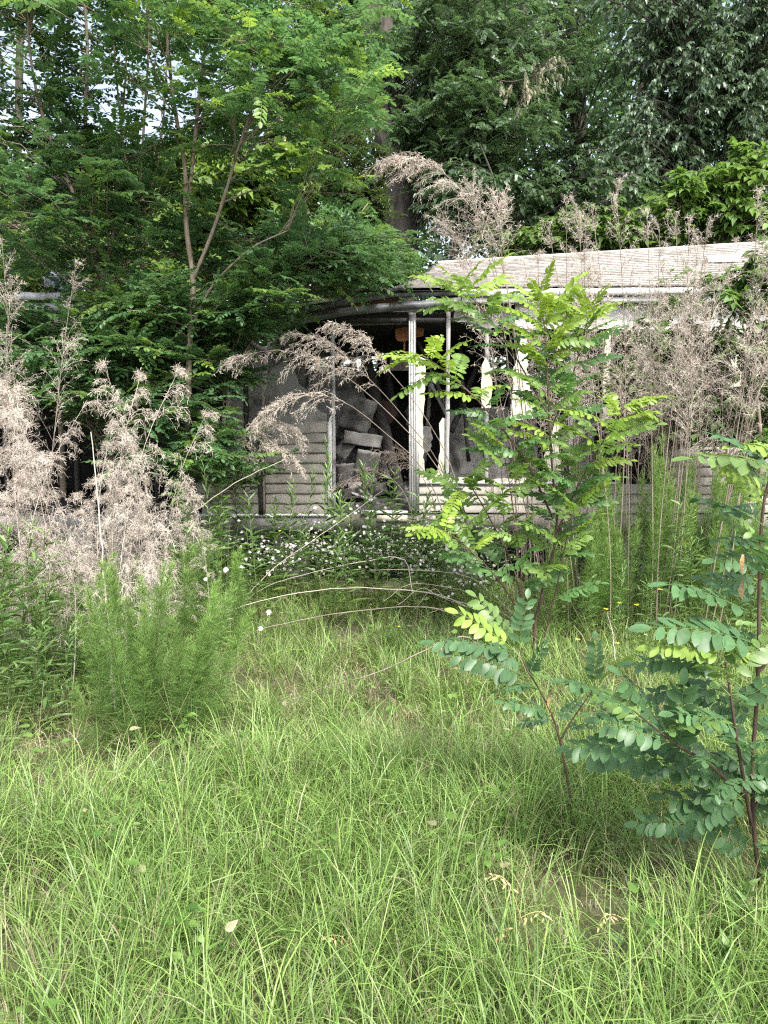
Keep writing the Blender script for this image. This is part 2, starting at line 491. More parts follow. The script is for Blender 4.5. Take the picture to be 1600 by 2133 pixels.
def build_house():
    rng = RS(11)
    xw = lambda px: W(px, 900)[0]
    zw = lambda py: W(800, py)[2]
    XL, XR = -7.2, 7.0
    ZF = zw(1066)                                   # floor level
    ZB = zw(1104)                                   # bottom of the rim
    DEP = 4.0
    # floor, rim boards and piers
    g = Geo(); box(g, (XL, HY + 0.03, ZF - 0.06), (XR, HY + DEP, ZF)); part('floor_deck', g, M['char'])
    g = Geo(); box(g, (XL, HY - 0.012, ZB), (xw(694), HY + 0.026, ZF - 0.045)); part('rim_board', g, M['grey_sheet'])
    g = Geo(); box(g, (xw(697), HY - 0.012, ZB - 0.01), (XR, HY + 0.026, ZF - 0.03)); part('rim_board', g, M['siding'])
    g = Geo(); box(g, (xw(380), HY - 0.034, ZF - 0.048), (xw(682), HY - 0.013, ZF - 0.02)); part('starter_strip', g, M['white'])
    for k, x in enumerate(np.linspace(XL + 0.3, XR - 0.3, 8)):
        for y in (HY + 0.45, HY + DEP - 0.5):
            g = Geo(); box(g, (x - 0.2, y - 0.1, -0.06), (x + 0.2, y + 0.1, ZF - 0.065)); part('pier', g, M['block'])
    # skirting remnants below the rim
    slab_poly('skirting_panel', [(380, 1100), (478, 1102), (476, 1150), (440, 1170), (380, 1165)], HY - 0.03, 0.006, M['grey_sheet'], seed=2, lean=-0.04)
    slab_poly('skirting_panel', [(116, 1098), (190, 1098), (186, 1180), (118, 1180)], HY - 0.03, 0.006, M['grey_sheet'], seed=3)

    # siding left of the doorway
    h = (zw(1052) - zw(1073))
    x0, x1 = xw(552), xw(683)
    for k in range(9):
        z0 = ZF - 0.02 + k * h

        def warp(xs, z, k=k):
            u = (x1 - xs) / (x1 - x0)
            f = max(0.0, (k - 5) / 3.0)
            return (-0.012 * f * np.sin(u * 5 + k) - 0.004 * np.sin(u * 9 + 2 * k), -f * 0.055 * u ** 1.6 + 0.003 * np.sin(u * 7 + k))
        xa = x0 if k < 7 else x0 + (0.07 if k == 7 else 0.16)
        siding_course(xa, x1, z0, h, M['siding'], warp=warp)
    for k in range(5):
        wv = lambda xs, z, k=k: (0.006 * np.sin(xs * 6 + k), 0.004 * np.sin(xs * 4 + k))
        siding_course(xw(418 - 9 * (k % 3)), xw(538), ZF - 0.02 + k * h, h, M['siding'], warp=wv)
    # torn sheathing above the siding
    slab_poly('torn_sheathing', [(553, 905), (553, 810), (565, 770), (590, 752), (612, 765), (622, 800), (640, 812), (648, 842), (668, 858), (681, 862), (682, 905)], HY + 0.02, 0.010, M['grey_sheet'], ragged=0.012, seed=5)
    slab_poly('torn_sheathing', [(478, 975), (480, 800), (500, 770), (508, 800), (505, 975)], HY + 0.02, 0.010, M['grey_sheet'], ragged=0.012, seed=6)
    slab_poly('torn_sheathing', [(430, 975), (432, 900), (448, 868), (462, 880), (458, 975)], HY + 0.02, 0.010, M['grey_sheet'], ragged=0.012, seed=7)
    # white metal trim: door corner and curled top
    g = Geo(); beam(g, W(687, 1062, HY - 0.03), W(687, 880, HY - 0.03), 0.045, 0.022, seg=6, rng=rng, jit=0.001); part('corner_trim', g, M['white'])
    crl = smooth_line([W(687, 881, HY - 0.03), W(690, 868, HY - 0.035), W(695, 859, HY - 0.05), W(688, 851, HY - 0.06), W(680, 846, HY - 0.05)], 12)
    V, Q = ribbons(crl[None], np.linspace(0.02, 0.008, 12)[None], np.array([[0.75, 0.6, 0.25]])); g = Geo(); g.add(V, Q); part('curled_trim', g, M['white'])

    # studs
    studs = [(20, 690, 1066, 'char'), (90, 690, 1066, 'char'), (165, 680, 1066, 'char'), (250, 690, 1066, 'char'), (330, 690, 1066, 'char'), (420, 700, 1066, 'char'), (470, 705, 1066, 'char'), (515, 705, 1066, 'char'),
             (620, 690, 1066, 'char'), (696, 676, 1066, 'grey_wood'), (931, 640, 1034, 'grey_wood'), (1012, 660, 1066, 'grey_wood'), (1100, 690, 1066, 'char'), (1185, 690, 1066, 'grey_wood'),
             (1265, 684, 1066, 'char'), (1352, 684, 1066, 'char'), (1440, 684, 1066, 'char'), (1530, 684, 1066, 'char'), (1620, 684, 1066, 'char'), (1700, 684, 1066, 'char')]
    for px, ya, yb, mm in studs:
        g = Geo()
        yo = HY - 0.012 if px == 931 else HY + 0.07
        a, b = W(px, yb, yo), W(px, ya, yo)
        b[0] = a[0] + rng.normal(0, 0.008)
        beam(g, a, b, 0.042, 0.085 if px != 931 else 0.02, seg=10, rng=rng, jit=0.003); part('stud', g, M[mm])
    # the split post at the outer corner of the doorway left siding
    g = Geo(); beam(g, W(545, 1072, HY - 0.02), W(541, 880, HY - 0.02), 0.05, 0.05, seg=8, rng=rng, jit=0.005); part('corner_post', g, M['char'])
    g = Geo(); beam(g, W(551, 1070, HY - 0.055), W(547, 905, HY - 0.05), 0.022, 0.016, seg=8, rng=rng, jit=0.003); part('post_batten', g, M['straw_dark'])
    # white post right of the doorway, with ribs
    g = Geo(); beam(g, W(859, 1066, HY - 0.02), W(859, 652, HY - 0.02), 0.075, 0.06, seg=12, rng=rng, jit=0.0015); post = part('door_post', g, M['grey_wood'])
    for dx in (853, 858, 863):
        g = Geo(); beam(g, W(dx, 1064, HY - 0.056), W(dx, 668, HY - 0.056), 0.010, 0.012); part('post_rib', g, M['white'], parent=post)
    g = Geo(); beam(g, W(869, 1064, HY - 0.052), W(869, 745, HY - 0.052), 0.032, 0.012); part('corner_trim', g, M['white'])
    # door sill and threshold
    g = Geo(); box(g, (xw(752), HY - 0.05, ZF - 0.02), (xw(850), HY + 0.09, ZF + 0.012)); part('threshold', g, M['white'])
    g = Geo(); box(g, (xw(785), HY - 0.04, ZF - 0.105), (xw(849), HY - 0.013, ZF - 0.034)); part('sill_board', g, M['foam'])

    # cream sheathing scraps along the right wall
    F_ = M['foam']
    slab_poly('sheathing_scrap', [(873, 742), (886, 748), (885, 800), (883, 850), (881, 930), (885, 982), (898, 990), (911, 984), (917, 930), (915, 882), (922, 870), (928, 872), (929, 1006), (873, 1006)], HY + 0.004, 0.014, F_, seed=21, ragged=0.006)
    slab_poly('sheathing_scrap', [(933, 1008), (933, 996), (985, 992), (1010, 1000), (1080, 994), (1135, 1000), (1190, 994), (1190, 1008)], HY + 0.004, 0.014, F_, seed=22)
    slab_poly('sheathing_scrap', [(1003, 850), (1004, 760), (1012, 744), (1020, 760), (1026, 800), (1022, 850)], HY + 0.004, 0.012, F_, seed=23, ragged=0.006)
    slab_poly('sheathing_scrap', [(1062, 872), (1070, 810), (1066, 780), (1078, 740), (1086, 690), (1098, 690), (1100, 790), (1112, 830), (1110, 872)], HY + 0.004, 0.012, F_, seed=24, ragged=0.008)
    slab_poly('sheathing_scrap', [(1128, 1003), (1140, 930), (1158, 868), (1166, 880), (1164, 930), (1172, 1003)], HY + 0.004, 0.012, F_, seed=25, ragged=0.008)
    slab_poly('sheathing_scrap', [(1256, 830), (1258, 760), (1262, 700), (1266, 686), (1273, 700), (1270, 770), (1272, 826)], HY + 0.004, 0.012, F_, seed=26, ragged=0.006)
    slab_poly('sheathing_scrap', [(1338, 772), (1344, 712), (1358, 706), (1358, 764), (1352, 778)], HY + 0.004, 0.012, F_, seed=27, ragged=0.006)
    slab_poly('sheathing_scrap', [(1514, 808), (1530, 776), (1518, 740), (1524, 692), (1540, 690), (1542, 760), (1546, 806)], HY + 0.004, 0.012, F_, seed=28, ragged=0.006)
    slab_poly('sheathing_scrap', [(1254, 880), (1256, 846), (1272, 842), (1276, 872), (1266, 890)], HY + 0.004, 0.012, F_, seed=29, ragged=0.006)
    # pale siding below the right-hand openings, and white header boards over them
    for k in range(3):
        siding_course(xw(874), XR, ZF - 0.015 + k * h * 0.93, h * 0.93, M['siding_pale'], warp=lambda xs, z, k=k: (0.004 * np.sin(xs * 3 + k), 0.003 * np.sin(xs * 2 + k)))
    g = Geo(); box(g, (xw(874), HY - 0.03, ZF - 0.015 + 2.85 * h), (xw(1290), HY + 0.003, ZF + 0.0 + 2.96 * h)); part('sill_strip', g, M['white'])
    slab_poly('header_sheet', [(1072, 684), (1074, 628), (1760, 626), (1760, 700), (1500, 690), (1338, 686), (1210, 684)], HY - 0.004, 0.02, M['white'], seed=31, ragged=0.003)
    slab_poly('header_sheet', [(945, 668), (950, 626), (1066, 628), (1068, 684), (1040, 676), (1000, 690), (975, 672)], HY - 0.002, 0.02, M['grey_sheet'], seed=32, ragged=0.008)
    for k in range(9):                                # wall remnants at the right-hand end
        siding_course(xw(1380) + 0.1 * (k % 2), XR, ZF + (k + 2.8) * h * 0.93, h * 0.93, M['siding'] if k % 3 else M['siding_pale']) if k < 4 else None

    # top plate, fascia and soffit
    g = Geo(); beam(g, W(690, 668, HY + 0.06), W(1760, 668, HY + 0.06), 0.09, 0.05, seg=20, rng=rng, jit=0.004); part('top_plate', g, M['char'])
    g = Geo(); beam(g, W(700, 676, HY + 0.3), W(850, 672, HY + 0.3), 0.03, 0.03, seg=8, rng=rng, jit=0.002); part('ceiling_batten', g, M['grey_wood'])
    g = Geo(); beam(g, W(765, 668, HY + 0.2), W(765, 655, HY + 0.2), 0.04, 0.04); part('ceiling_block', g, M['grey_wood'])
    FY = HY - 0.15
    for (pa, pb, ya, yb, hh, off) in ((962, 1780, 610, 604, 0.075, 0.0), (962, 1780, 626, 622, 0.060, 0.03)):
        g = Geo(); beam(g, W(pa, ya, FY + off), W(pb, yb, FY + off), 0.02, hh, seg=14, rng=rng, jit=0.0015); part('fascia_board', g, M['white'])
    g = Geo(); box(g, (xw(962), FY + 0.05, zw(628) - 0.012), (XR + 0.3, HY - 0.006, zw(628))); part('soffit', g, M['white'])
    # sagging scorched fascia over the doorway
    def sag_board(name, pts, Y, hh, th, mat):
        P = smooth_line([W(a, b, Y) for a, b in pts], 26)
        P[:, 1] += 0.01 * np.sin(np.linspace(0, 9, 26))
        g = Geo()
        up = np.array([0, 0, hh / 2]); o = np.array([0, th / 2, 0])
        V = np.stack([P - up - o, P + up - o, P + up + o, P - up + o], 1)
        V[:, :, 2] += rng.normal(0, 0.0025, V.shape[:2])
        i = np.arange(26 * 4).reshape(26, 4)
        Q = np.concatenate([np.stack([i[:-1], np.roll(i, -1, 1)[:-1], np.roll(i, -1, 1)[1:], i[1:]], -1).reshape(-1, 4), [[3, 2, 1, 0], [100, 101, 102, 103]]])
        g.add(V.reshape(-1, 3), Q)
        return part(name, g, mat, smooth=False)
    sag_board('scorched_fascia', [(960, 628), (890, 634), (800, 641), (720, 650), (640, 664), (580, 680), (470, 702)], FY, 0.085, 0.025, M['fascia_burnt'])
    sag_board('scorched_fascia', [(960, 609), (880, 611), (800, 616), (720, 630), (640, 646), (560, 668)], FY + 0.03, 0.065, 0.02, M['fascia_burnt'])
    sag_board('scorched_board', [(830, 618), (760, 626), (690, 638), (620, 652), (520, 682)], FY + 0.07, 0.11, 0.02, M['rust'])
    sag_board('drip_edge', [(845, 603), (780, 605), (730, 606)], FY - 0.01, 0.035, 0.008, M['char'])
    sag_board('eave_sheet', [(700, 622), (650, 630), (600, 641)], FY - 0.02, 0.035, 0.008, M['sheet_metal'])
    # fascia left of the trees, crumpled roofing on top of it
    sag_board('fascia_board', [(236, 622), (180, 620), (110, 617), (30, 616)], FY, 0.075, 0.02, M['sheet_metal'])
    sag_board('scorched_fascia', [(470, 690), (390, 660), (310, 640), (238, 628)], FY, 0.08, 0.02, M['rust'])
    sag_board('scorched_fascia', [(28, 622), (-40, 624), (-160, 630)], FY, 0.08, 0.02, M['fascia_burnt'])
    sag_board('fascia_board', [(228, 641), (160, 640), (90, 639), (40, 638)], FY + 0.04, 0.065, 0.02, M['sheet_metal'])
    def crumple(name, pts, Y0, seed):
        r = RS(seed); n = 7
        c = [W(px, py, Y0 + dy) for px, py, dy in pts]
        u, v = np.meshgrid(np.linspace(0, 1, n), np.linspace(0, 1, n))
        P = (c[0] * (1 - u)[..., None] + c[1] * u[..., None]) * (1 - v)[..., None] + (c[3] * (1 - u)[..., None] + c[2] * u[..., None]) * v[..., None]
        P = P + r.normal(0, 0.012, P.shape); P[..., 2] += 0.04 * np.sin(u * 5 + seed) * np.sin(v * 4)
        g = Geo(); i = np.arange(n * n).reshape(n, n)
        q = np.stack([i[:-1, :-1], i[:-1, 1:], i[1:, 1:], i[1:, :-1]], -1).reshape(-1, 4)
        V = P.reshape(-1, 3); nv = len(V)
        g.add(np.vstack([V, V + [0, 0, 0.006]]), np.vstack([q[:, ::-1], q + nv]))
        return part(name, g, M['sheet_metal'])
    crumple('roofing_sheet', [(88, 590, 0), (135, 604, 0), (142, 586, 0.7), (92, 576, 0.7)], HY, 1)
    crumple('roofing_sheet', [(120, 606, 0.1), (156, 610, 0.1), (160, 592, 0.6), (128, 588, 0.6)], HY, 2)
    crumple('roofing_sheet', [(100, 580, 0.4), (130, 583, 0.4), (138, 572, 1.0), (104, 570, 1.0)], HY, 3)

    # roof over the right half: deck plus overlapping shingle courses
    eL, eR = W(822, 600, FY), W(1790, 592, FY)
    RY = HY + 2.1
    rL, rR = W(912, 549, RY), W(1760, 497, RY)
    def S(u, s):
        u = np.asarray(u)[..., None]; s = np.asarray(s)[..., None]
        e = eL * (1 - u) + eR * u; r = rL * (1 - u) + rR * u
        p = e * (1 - s) + r * s
        p = p.copy(); p[..., 2] -= 0.03 * np.sin(np.pi * s[..., 0]) * (1 - u[..., 0])
        return p
    g = Geo(); nu = 12
    uu, ss = np.meshgrid(np.linspace(0, 1, nu), np.linspace(0, 1, 6))
    P = S(uu, ss); i = np.arange(nu * 6).reshape(6, nu)
    q = np.stack([i[:-1, :-1], i[:-1, 1:], i[1:, 1:], i[1:, :-1]], -1).reshape(-1, 4)
    V = P.reshape(-1, 3); nv = len(V)
    g.add(np.vstack([V - [0, 0, 0.004], V - [0, 0, 0.03]]), np.vstack([q, q[:, ::-1] + nv])); part('roof_deck', g, M['roof_felt'])
    nc = 20
    for k in range(nc):
        s0, s1 = k / nc, min(1.0, (k + 1.25) / nc)
        n = 56
        u = np.linspace(0, 1, n)
        if k: u[0] += rng.uniform(0, 0.012)
        lo = S(u, np.full(n, s0)); hi = S(u, np.full(n, s1))
        lift = 0.015 + 0.006 * rng.rand(n)
        # tabs: every fourth point of the butt edge slips a little
        lo = lo + np.stack([0 * u, -0.004 * rng.rand(n), 0 * u], -1)
        top = lo + np.stack([0 * u, 0 * u, lift], -1)
        hi2 = hi + np.array([0, 0, 0.003])
        i = np.arange(n)
        V = np.vstack([lo, top, hi2]); Q = np.vstack([np.stack([i[:-1], i[1:], n + i[1:], n + i[:-1]], -1), np.stack([n + i[:-1], n + i[1:], 2 * n + i[1:], 2 * n + i[:-1]], -1)])
        g = Geo(); g.add(V, Q[:n - 1], mat=1); g.Q.append(Q[n - 1:]); g.mq.append(np.zeros(n - 1, int)); part('shingle_course', g, [M['shingle'], M['shingle_edge']])
    g = Geo(); Pm = S(np.linspace(0.0, 1, 20), np.ones(20)); 
    V, Q = tubes(Pm + [0, 0, 0.012], np.full(20, 0.022), 6); g.add(V, Q); part('ridge_cap', g, M['shingle'], smooth=True)
    g = Geo(); bk = HY + DEP + 0.3
    V = np.array([rL + [0, 0.02, -0.01], rR + [0, 0.02, -0.01], [rR[0], bk, eR[2]], [rL[0], bk, eL[2]]]); V = np.vstack([V, V - [0, 0, 0.03]]); g.add(V, [[0, 1, 2, 3], [7, 6, 5, 4], [0, 3, 7, 4], [1, 5, 6, 2]]); part('roof_deck', g, M['roof_felt'])
    slab = W(1462, 545, HY + 0.9); g = Geo(); g.add(np.array([S(0.67, 0.50), S(0.74, 0.48), S(0.75, 0.72), S(0.665, 0.66)]) + [0, 0, 0.03], [[0, 1, 2, 3]]); part('roof_patch', g, M['white'])
    # rake board at the broken left end
    g = Geo(); beam(g, S(0.0, 0.0) - [0.01, 0, 0.03], S(0.0, 1.0) - [0.01, 0, 0.03], 0.02, 0.06, seg=6, rng=rng, jit=0.004); part('rake_board', g, M['char'])

    # inside: burnt ceiling, back wall with openings, partitions, fallen beams, rubble
    CZ = zw(655)
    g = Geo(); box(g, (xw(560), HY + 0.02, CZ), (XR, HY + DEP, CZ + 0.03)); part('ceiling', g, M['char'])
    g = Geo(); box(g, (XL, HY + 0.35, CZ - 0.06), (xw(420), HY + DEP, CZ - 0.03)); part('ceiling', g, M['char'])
    for k, px in enumerate((440, 500, 545)):
        g = Geo(); beam(g, W(px, 660, HY + 0.05), W(px, 660, HY + 0.05) + [0, DEP - 0.2, 0.05], 0.04, 0.09, seg=6, rng=rng, jit=0.004); part('joist', g, M['char'])
    BY = HY + DEP
    zb = lambda py: W(800, py, BY)[2]; xb = lambda px: W(px, 750, BY)[0]
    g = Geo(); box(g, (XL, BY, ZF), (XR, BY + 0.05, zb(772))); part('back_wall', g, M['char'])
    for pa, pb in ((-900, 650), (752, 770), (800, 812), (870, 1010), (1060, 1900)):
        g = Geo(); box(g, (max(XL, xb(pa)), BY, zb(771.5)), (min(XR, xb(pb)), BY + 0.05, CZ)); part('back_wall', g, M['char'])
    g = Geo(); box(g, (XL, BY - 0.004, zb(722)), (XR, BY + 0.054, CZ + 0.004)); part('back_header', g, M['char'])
    for x in (XL + 0.02, XR - 0.02):
        g = Geo(); box(g, (x - 0.02, HY + 0.04, ZF), (x + 0.02, BY - 0.006, CZ)); part('end_wall', g, M['siding'])
    PY = HY + 1.5
    slab_poly('drywall_sheet', [(640, 1075), (640, 772), (690, 765), (742, 755), (752, 790), (765, 838), (782, 872), (778, 905), (770, 930), (772, 990), (765, 1075)], PY, 0.012, M['drywall'], seed=41, ragged=0.012)
    slab_poly('drywall_sheet', [(560, 1075), (556, 700), (640, 690), (636, 1075)], PY + 0.05, 0.012, M['drywall'], seed=42, ragged=0.008)
    slab_poly('drywall_sheet', [(470, 1075), (466, 745), (545, 730), (548, 1075)], PY + 0.06, 0.012, M['grey_sheet'], seed=43, ragged=0.008)
    slab_poly('drywall_scrap', [(735, 940), (760, 925), (785, 935), (792, 980), (785, 1005), (760, 1010), (736, 1000), (728, 970)], PY - 0.12, 0.02, M['drywall'], seed=44, ragged=0.008, lean=0.15)
    slab_poly('drywall_scrap', [(712, 905), (745, 900), (790, 912), (796, 935), (760, 926), (715, 930)], PY - 0.16, 0.02, M['grey_sheet'], seed=45, ragged=0.006, lean=0.2)
    slab_poly('drywall_sheet', [(936, 1066), (938, 858), (980, 850), (1062, 846), (1064, 1066)], HY + 1.1, 0.012, M['drywall'], seed=46, ragged=0.006)
    slab_poly('drywall_sheet', [(1064, 1066), (1066, 800), (1118, 790), (1120, 1066)], HY + 1.3, 0.012, M['grey_sheet'], seed=47, ragged=0.006)
    slab_poly('drywall_sheet', [(1180, 1066), (1176, 800), (1240, 806), (1236, 1066)], HY + 1.2, 0.012, M['drywall'], seed=48, ragged=0.006)
    for (a, b, Ya, Yb, w_) in (((752, 700), (838, 1045), HY + 1.25, HY + 0.7, 0.13), ((800, 740), (826, 870), HY + 1.6, HY + 1.4, 0.07), ((715, 690), (850, 700), HY + 1.9, HY + 1.8, 0.08), ((1010, 720), (940, 900), HY + 1.0, HY + 0.8, 0.06), ((300, 760), (420, 1040), HY + 1.2, HY + 0.6, 0.10)):
        g = Geo(); beam(g, W(*a, Ya), W(*b, Yb), w_, w_ * 0.8, seg=14, rng=rng, jit=0.012); part('charred_beam', g, M['char'])
    for px in (805, 790, 700):
        g = Geo(); beam(g, W(px, 1060, HY + 2.2), W(px, 690, HY + 2.2), 0.06, 0.06, seg=10, rng=rng, jit=0.006); part('charred_stud', g, M['char'])
    slab_poly('scorched_panel', [(824, 703), (824, 686), (842, 681), (866, 682), (884, 684), (882, 700), (856, 704), (842, 712), (828, 710)], HY + 0.35, 0.03, M['orange'], seed=51, ragged=0.005)
    g = Geo(); beam(g, W(843, 705, HY + 0.4), W(841, 760, HY + 0.4), 0.02, 0.02); part('scorched_batten', g, M['orange'])
    # torn scraps, insulation and studs lying about inside
    r4 = RS(9)
    for k in range(16):
        px, py, Yk = r4.uniform(705, 1200), r4.uniform(760, 1030), HY + r4.uniform(0.5, 1.9)
        if k < 7: px = r4.uniform(705, 800)
        w_, h_ = r4.uniform(12, 34), r4.uniform(14, 46)
        pts = [(px + w_ * math.cos(a) * r4.uniform(0.6, 1.1), py + h_ * math.sin(a) * r4.uniform(0.6, 1.1)) for a in np.linspace(0, 6.28, 8)[:-1]]
        slab_poly('wall_scrap', pts, Yk, 0.012, M[['drywall', 'grey_sheet', 'char', 'grey_sheet', 'rust'][k % 5]], seed=100 + k, ragged=0.012, lean=r4.uniform(-0.4, 0.4))
    for k in range(14):
        a = W(r4.uniform(700, 1250), r4.uniform(690, 800), HY + r4.uniform(0.4, 2.4)); b = a + [r4.uniform(-.7, .7), r4.uniform(-.3, .5), -r4.uniform(0.7, 1.6)]
        b[2] = max(b[2], ZF + 0.02)
        g = Geo(); beam(g, a, b, 0.045, 0.035, seg=8, rng=r4, jit=0.005); part('charred_stud', g, M['char' if k % 3 else 'grey_wood'])
    for k, (px, py, w_, h_, dy, mm) in enumerate(((726, 990, 46, 50, .55, 'grey_sheet'), (764, 972, 48, 66, .50, 'drywall'), (718, 935, 30, 40, .70, 'grey_sheet'), (756, 915, 78, 26, .64, 'grey_sheet'), (745, 862, 66, 70, .85, 'drywall'), (788, 1020, 36, 26, .45, 'rubble'), (738, 1028, 50, 24, .42, 'rubble'))):
        kx = (HY + dy) / FPX; c = W(px, py, HY + dy); n = 9
        u, v = np.meshgrid(np.linspace(-1, 1, n), np.linspace(-1, 1, n)); rot = r4.normal(0, 0.22)
        ta, tb = r4.normal(0, 0.03), r4.normal(-0.01, 0.035)
        fx = u * w_ / 2 * kx + r4.normal(0, 0.005, u.shape); fz = v * h_ / 2 * kx + r4.normal(0, 0.005, u.shape)
        fy = -0.03 + ta * u + tb * v + 0.012 * np.sin(2.1 * u + k) + r4.normal(0, 0.003, u.shape)
        V = np.stack([c[0] + fx * math.cos(rot) - fz * math.sin(rot), c[1] + fy, c[2] + fx * math.sin(rot) + fz * math.cos(rot)], -1).reshape(-1, 3)
        B = V.copy(); B[:, 1] = c[1] + 0.06
        i = np.arange(n * n).reshape(n, n); q = np.stack([i[:-1, :-1], i[:-1, 1:], i[1:, 1:], i[1:, :-1]], -1).reshape(-1, 4)
        rim = np.concatenate([i[0, :], i[1:, -1], i[-1, -2::-1], i[-2:0:-1, 0]]); r_2 = np.roll(rim, -1)
        g = Geo(); g.add(np.vstack([V, B]), np.vstack([q, q[:, ::-1] + n * n, np.stack([rim, rim + n * n, r_2 + n * n, r_2], -1)])); part('slumped_block', g, M[mm])
    # rubble heap on the doorway floor
    n = 26
    u, v = np.meshgrid(np.linspace(0, 1, n), np.linspace(0, 1, n))
    X = xw(702) + (xw(1180) - xw(702)) * u; Yv = HY + 0.12 + 1.5 * v
    r2 = RS(5)
    Z = ZF + 0.01 + (0.15 * np.exp(-((u - 0.2) / 0.25) ** 2) + 0.07) * np.clip(v * 2.2, 0, 1) * (0.55 + 0.9 * r2.rand(n, n)) 
    g = Geo(); i = np.arange(n * n).reshape(n, n)
    g.add(np.stack([X, Yv, Z], -1).reshape(-1, 3), np.stack([i[:-1, :-1], i[:-1, 1:], i[1:, 1:], i[1:, :-1]], -1).reshape(-1, 4))
    o = part('rubble', g, M['rubble']); o['kind'] = 'stuff'
    for k in range(16):
        g = Geo(); p = np.array([r2.uniform(xw(708), xw(850)), HY + r2.uniform(0.2, 1.0), ZF + r2.uniform(0.06, 0.2)]); a = r2.uniform(0, 3.1); L = r2.uniform(0.1, 0.3)
        d = np.array([math.cos(a), math.sin(a) * 0.6, r2.uniform(-0.4, 0.4)]) * L
        beam(g, p - d, p + d, 0.04, 0.03, seg=4, rng=r2, jit=0.004); part('debris_stick', g, M[['char', 'grey_wood', 'char', 'grey_sheet'][k % 4]])


build_house()

# ------------------------------------------------------------------ leaf templates
def leaflet(L, w, fold=0.18, fine=False, droop=0.12, lod=False):
    if lod:
        V = np.array([[0, 0, 0], [0.42 * L, w, 0.1 * w], [L, 0, -droop * L], [0.55 * L, -w, 0.1 * w]])
        return V, np.array([[0, 3, 2, 1]])
    if fine:
        xs = np.array([0, .16, .38, .62, .84, 1.0]); ws = np.array([0, .62, .98, 1.0, .68, 0])
    else:
        xs = np.array([0, .3, .72, 1.0]); ws = np.array([0, .92, .92, 0])
    V, Q = [], []
    k = len(xs)
    mid = np.stack([xs * L, 0 * xs, -droop * L * xs ** 2], -1)
    lf = mid[1:-1] + np.stack([0 * xs[1:-1], ws[1:-1] * w, ws[1:-1] * w * fold], -1)
    rt = mid[1:-1] + np.stack([0 * xs[1:-1], -ws[1:-1] * w, ws[1:-1] * w * fold], -1)
    if fine:
        V = np.vstack([mid, lf, rt]); a, b = k, k + k - 2
        for i in range(k - 1):
            if i == 0:
                Q += [[0, 1, a, a], [0, b, 1, 1]]
            elif i == k - 2:
                Q += [[i, i + 1, a + i - 1, a + i - 1], [i + 1, i, b + i - 1, b + i - 1]]
            else:
                Q += [[i, i + 1, a + i, a + i - 1], [i + 1, i, b + i - 1, b + i]]
        Qn = []
        for q in Q:                                   # end triangles become thin quads
            if q[2] == q[3]:
                V = np.vstack([V, (V[q[2]] * 0.6 + V[q[0]] * 0.4 if True else 0)]); q = [q[0], q[1], q[2], len(V) - 1]
                V[-1] = V[q[2]] * 0.5 + V[q[0]] * 0.5
            Qn.append(q)
        return V, np.array(Qn)
    V = np.vstack([mid[0], lf, mid[-1], rt])          # 0, l1,l2, tip, r1,r2
    return V, np.array([[0, 3, 2, 1], [0, 4, 5, 3]])


def pinnate(pairs, rng, fine=False, lod=False, ll=0.20, lw=0.052, arch=0.28, petiole=0.12):
    """A compound leaf of unit length along +X: stalk with paired oval leaflets and one at the tip."""
    g = Geo()
    f = lambda t: np.stack([t * (1 - 0.06 * t), 0.03 * np.sin(t * 3 + 1), 0.10 * t - arch * t ** 2], -1)
    t = np.linspace(0, 1, 7)
    if fine:
        V, Q = tubes(f(t)[None], np.linspace(0.008, 0.003, 7)[None], 3)
    else:
        t = np.linspace(0, 1, 3 if lod else 4)
        V, Q = ribbons(f(t)[None], np.linspace(0.008, 0.004, len(t))[None], np.array([[0., 1., 0.]]))
    g.add(V, Q, tint=[0.75, 0.35, 0, 1])
    for k in range(pairs):
        u = petiole + (0.95 - petiole) * (k + 0.5) / pairs
        p = f(np.array([u]))[0]; d = nrm(f(np.array([u + 0.02])) - f(np.array([u - 0.02])))[0]
        sz = (0.80 + 0.3 * math.sin(math.pi * (0.15 + 0.75 * u))) * rng.uniform(0.85, 1.1)
        for s in (-1, 1):
            if rng.rand() < 0.035: continue
            ang = math.radians(rng.uniform(58, 83) - 14 * u)
            y = np.array([0, 1., 0])
            dd = d * math.cos(ang) + y * s * math.sin(ang) + UP * rng.uniform(-0.18, 0.18)
            Rm = frames(dd[None], (UP + rng.uniform(-0.28, 0.28, 3))[None])
            lv, lq = leaflet(ll * sz, lw * sz * rng.uniform(0.9, 1.1), fold=rng.uniform(0.05, 0.3), fine=fine, droop=rng.uniform(0.0, 0.42), lod=lod)
            inst(g, (lv, lq), p[None], Rm, np.ones(1), np.array([[rng.uniform(0.3, 0.75), 0, 0, 1]]))
    p = f(np.array([1.0]))[0]
    lv, lq = leaflet(ll, lw, fine=fine, lod=lod)
    inst(g, (lv, lq), p[None], frames(np.array([[1, 0, -0.4]]), UP[None]), np.ones(1), np.array([[0.5, 0, 0, 1]]))
    V = np.concatenate(g.V); Q = np.concatenate(g.Q); C = np.concatenate(g.C)
    return V, Q, C


def ovate(rng, w=0.28, fold=0.2, droop=0.25):
    xs = np.array([0, .12, .38, .70, 1.0]); ws = np.array([.02, .75, 1.0, .55, 0])
    mid = np.stack([xs, 0 * xs, -droop * xs ** 2], -1)
    lf = mid + np.stack([0 * xs, ws * w, ws * w * fold], -1); rt = mid + np.stack([0 * xs, -ws * w, ws * w * fold], -1)
    V = np.vstack([mid[0], lf[1], lf[2], lf[3], mid[-1], rt[1], rt[2], rt[3], mid[2]])
    Q = np.array([[0, 8, 2, 1], [8, 4, 3, 2], [0, 5, 6, 8], [8, 6, 7, 4]])
    return V, Q, np.tile([0.5, 0, 0, 1.], (len(V), 1))


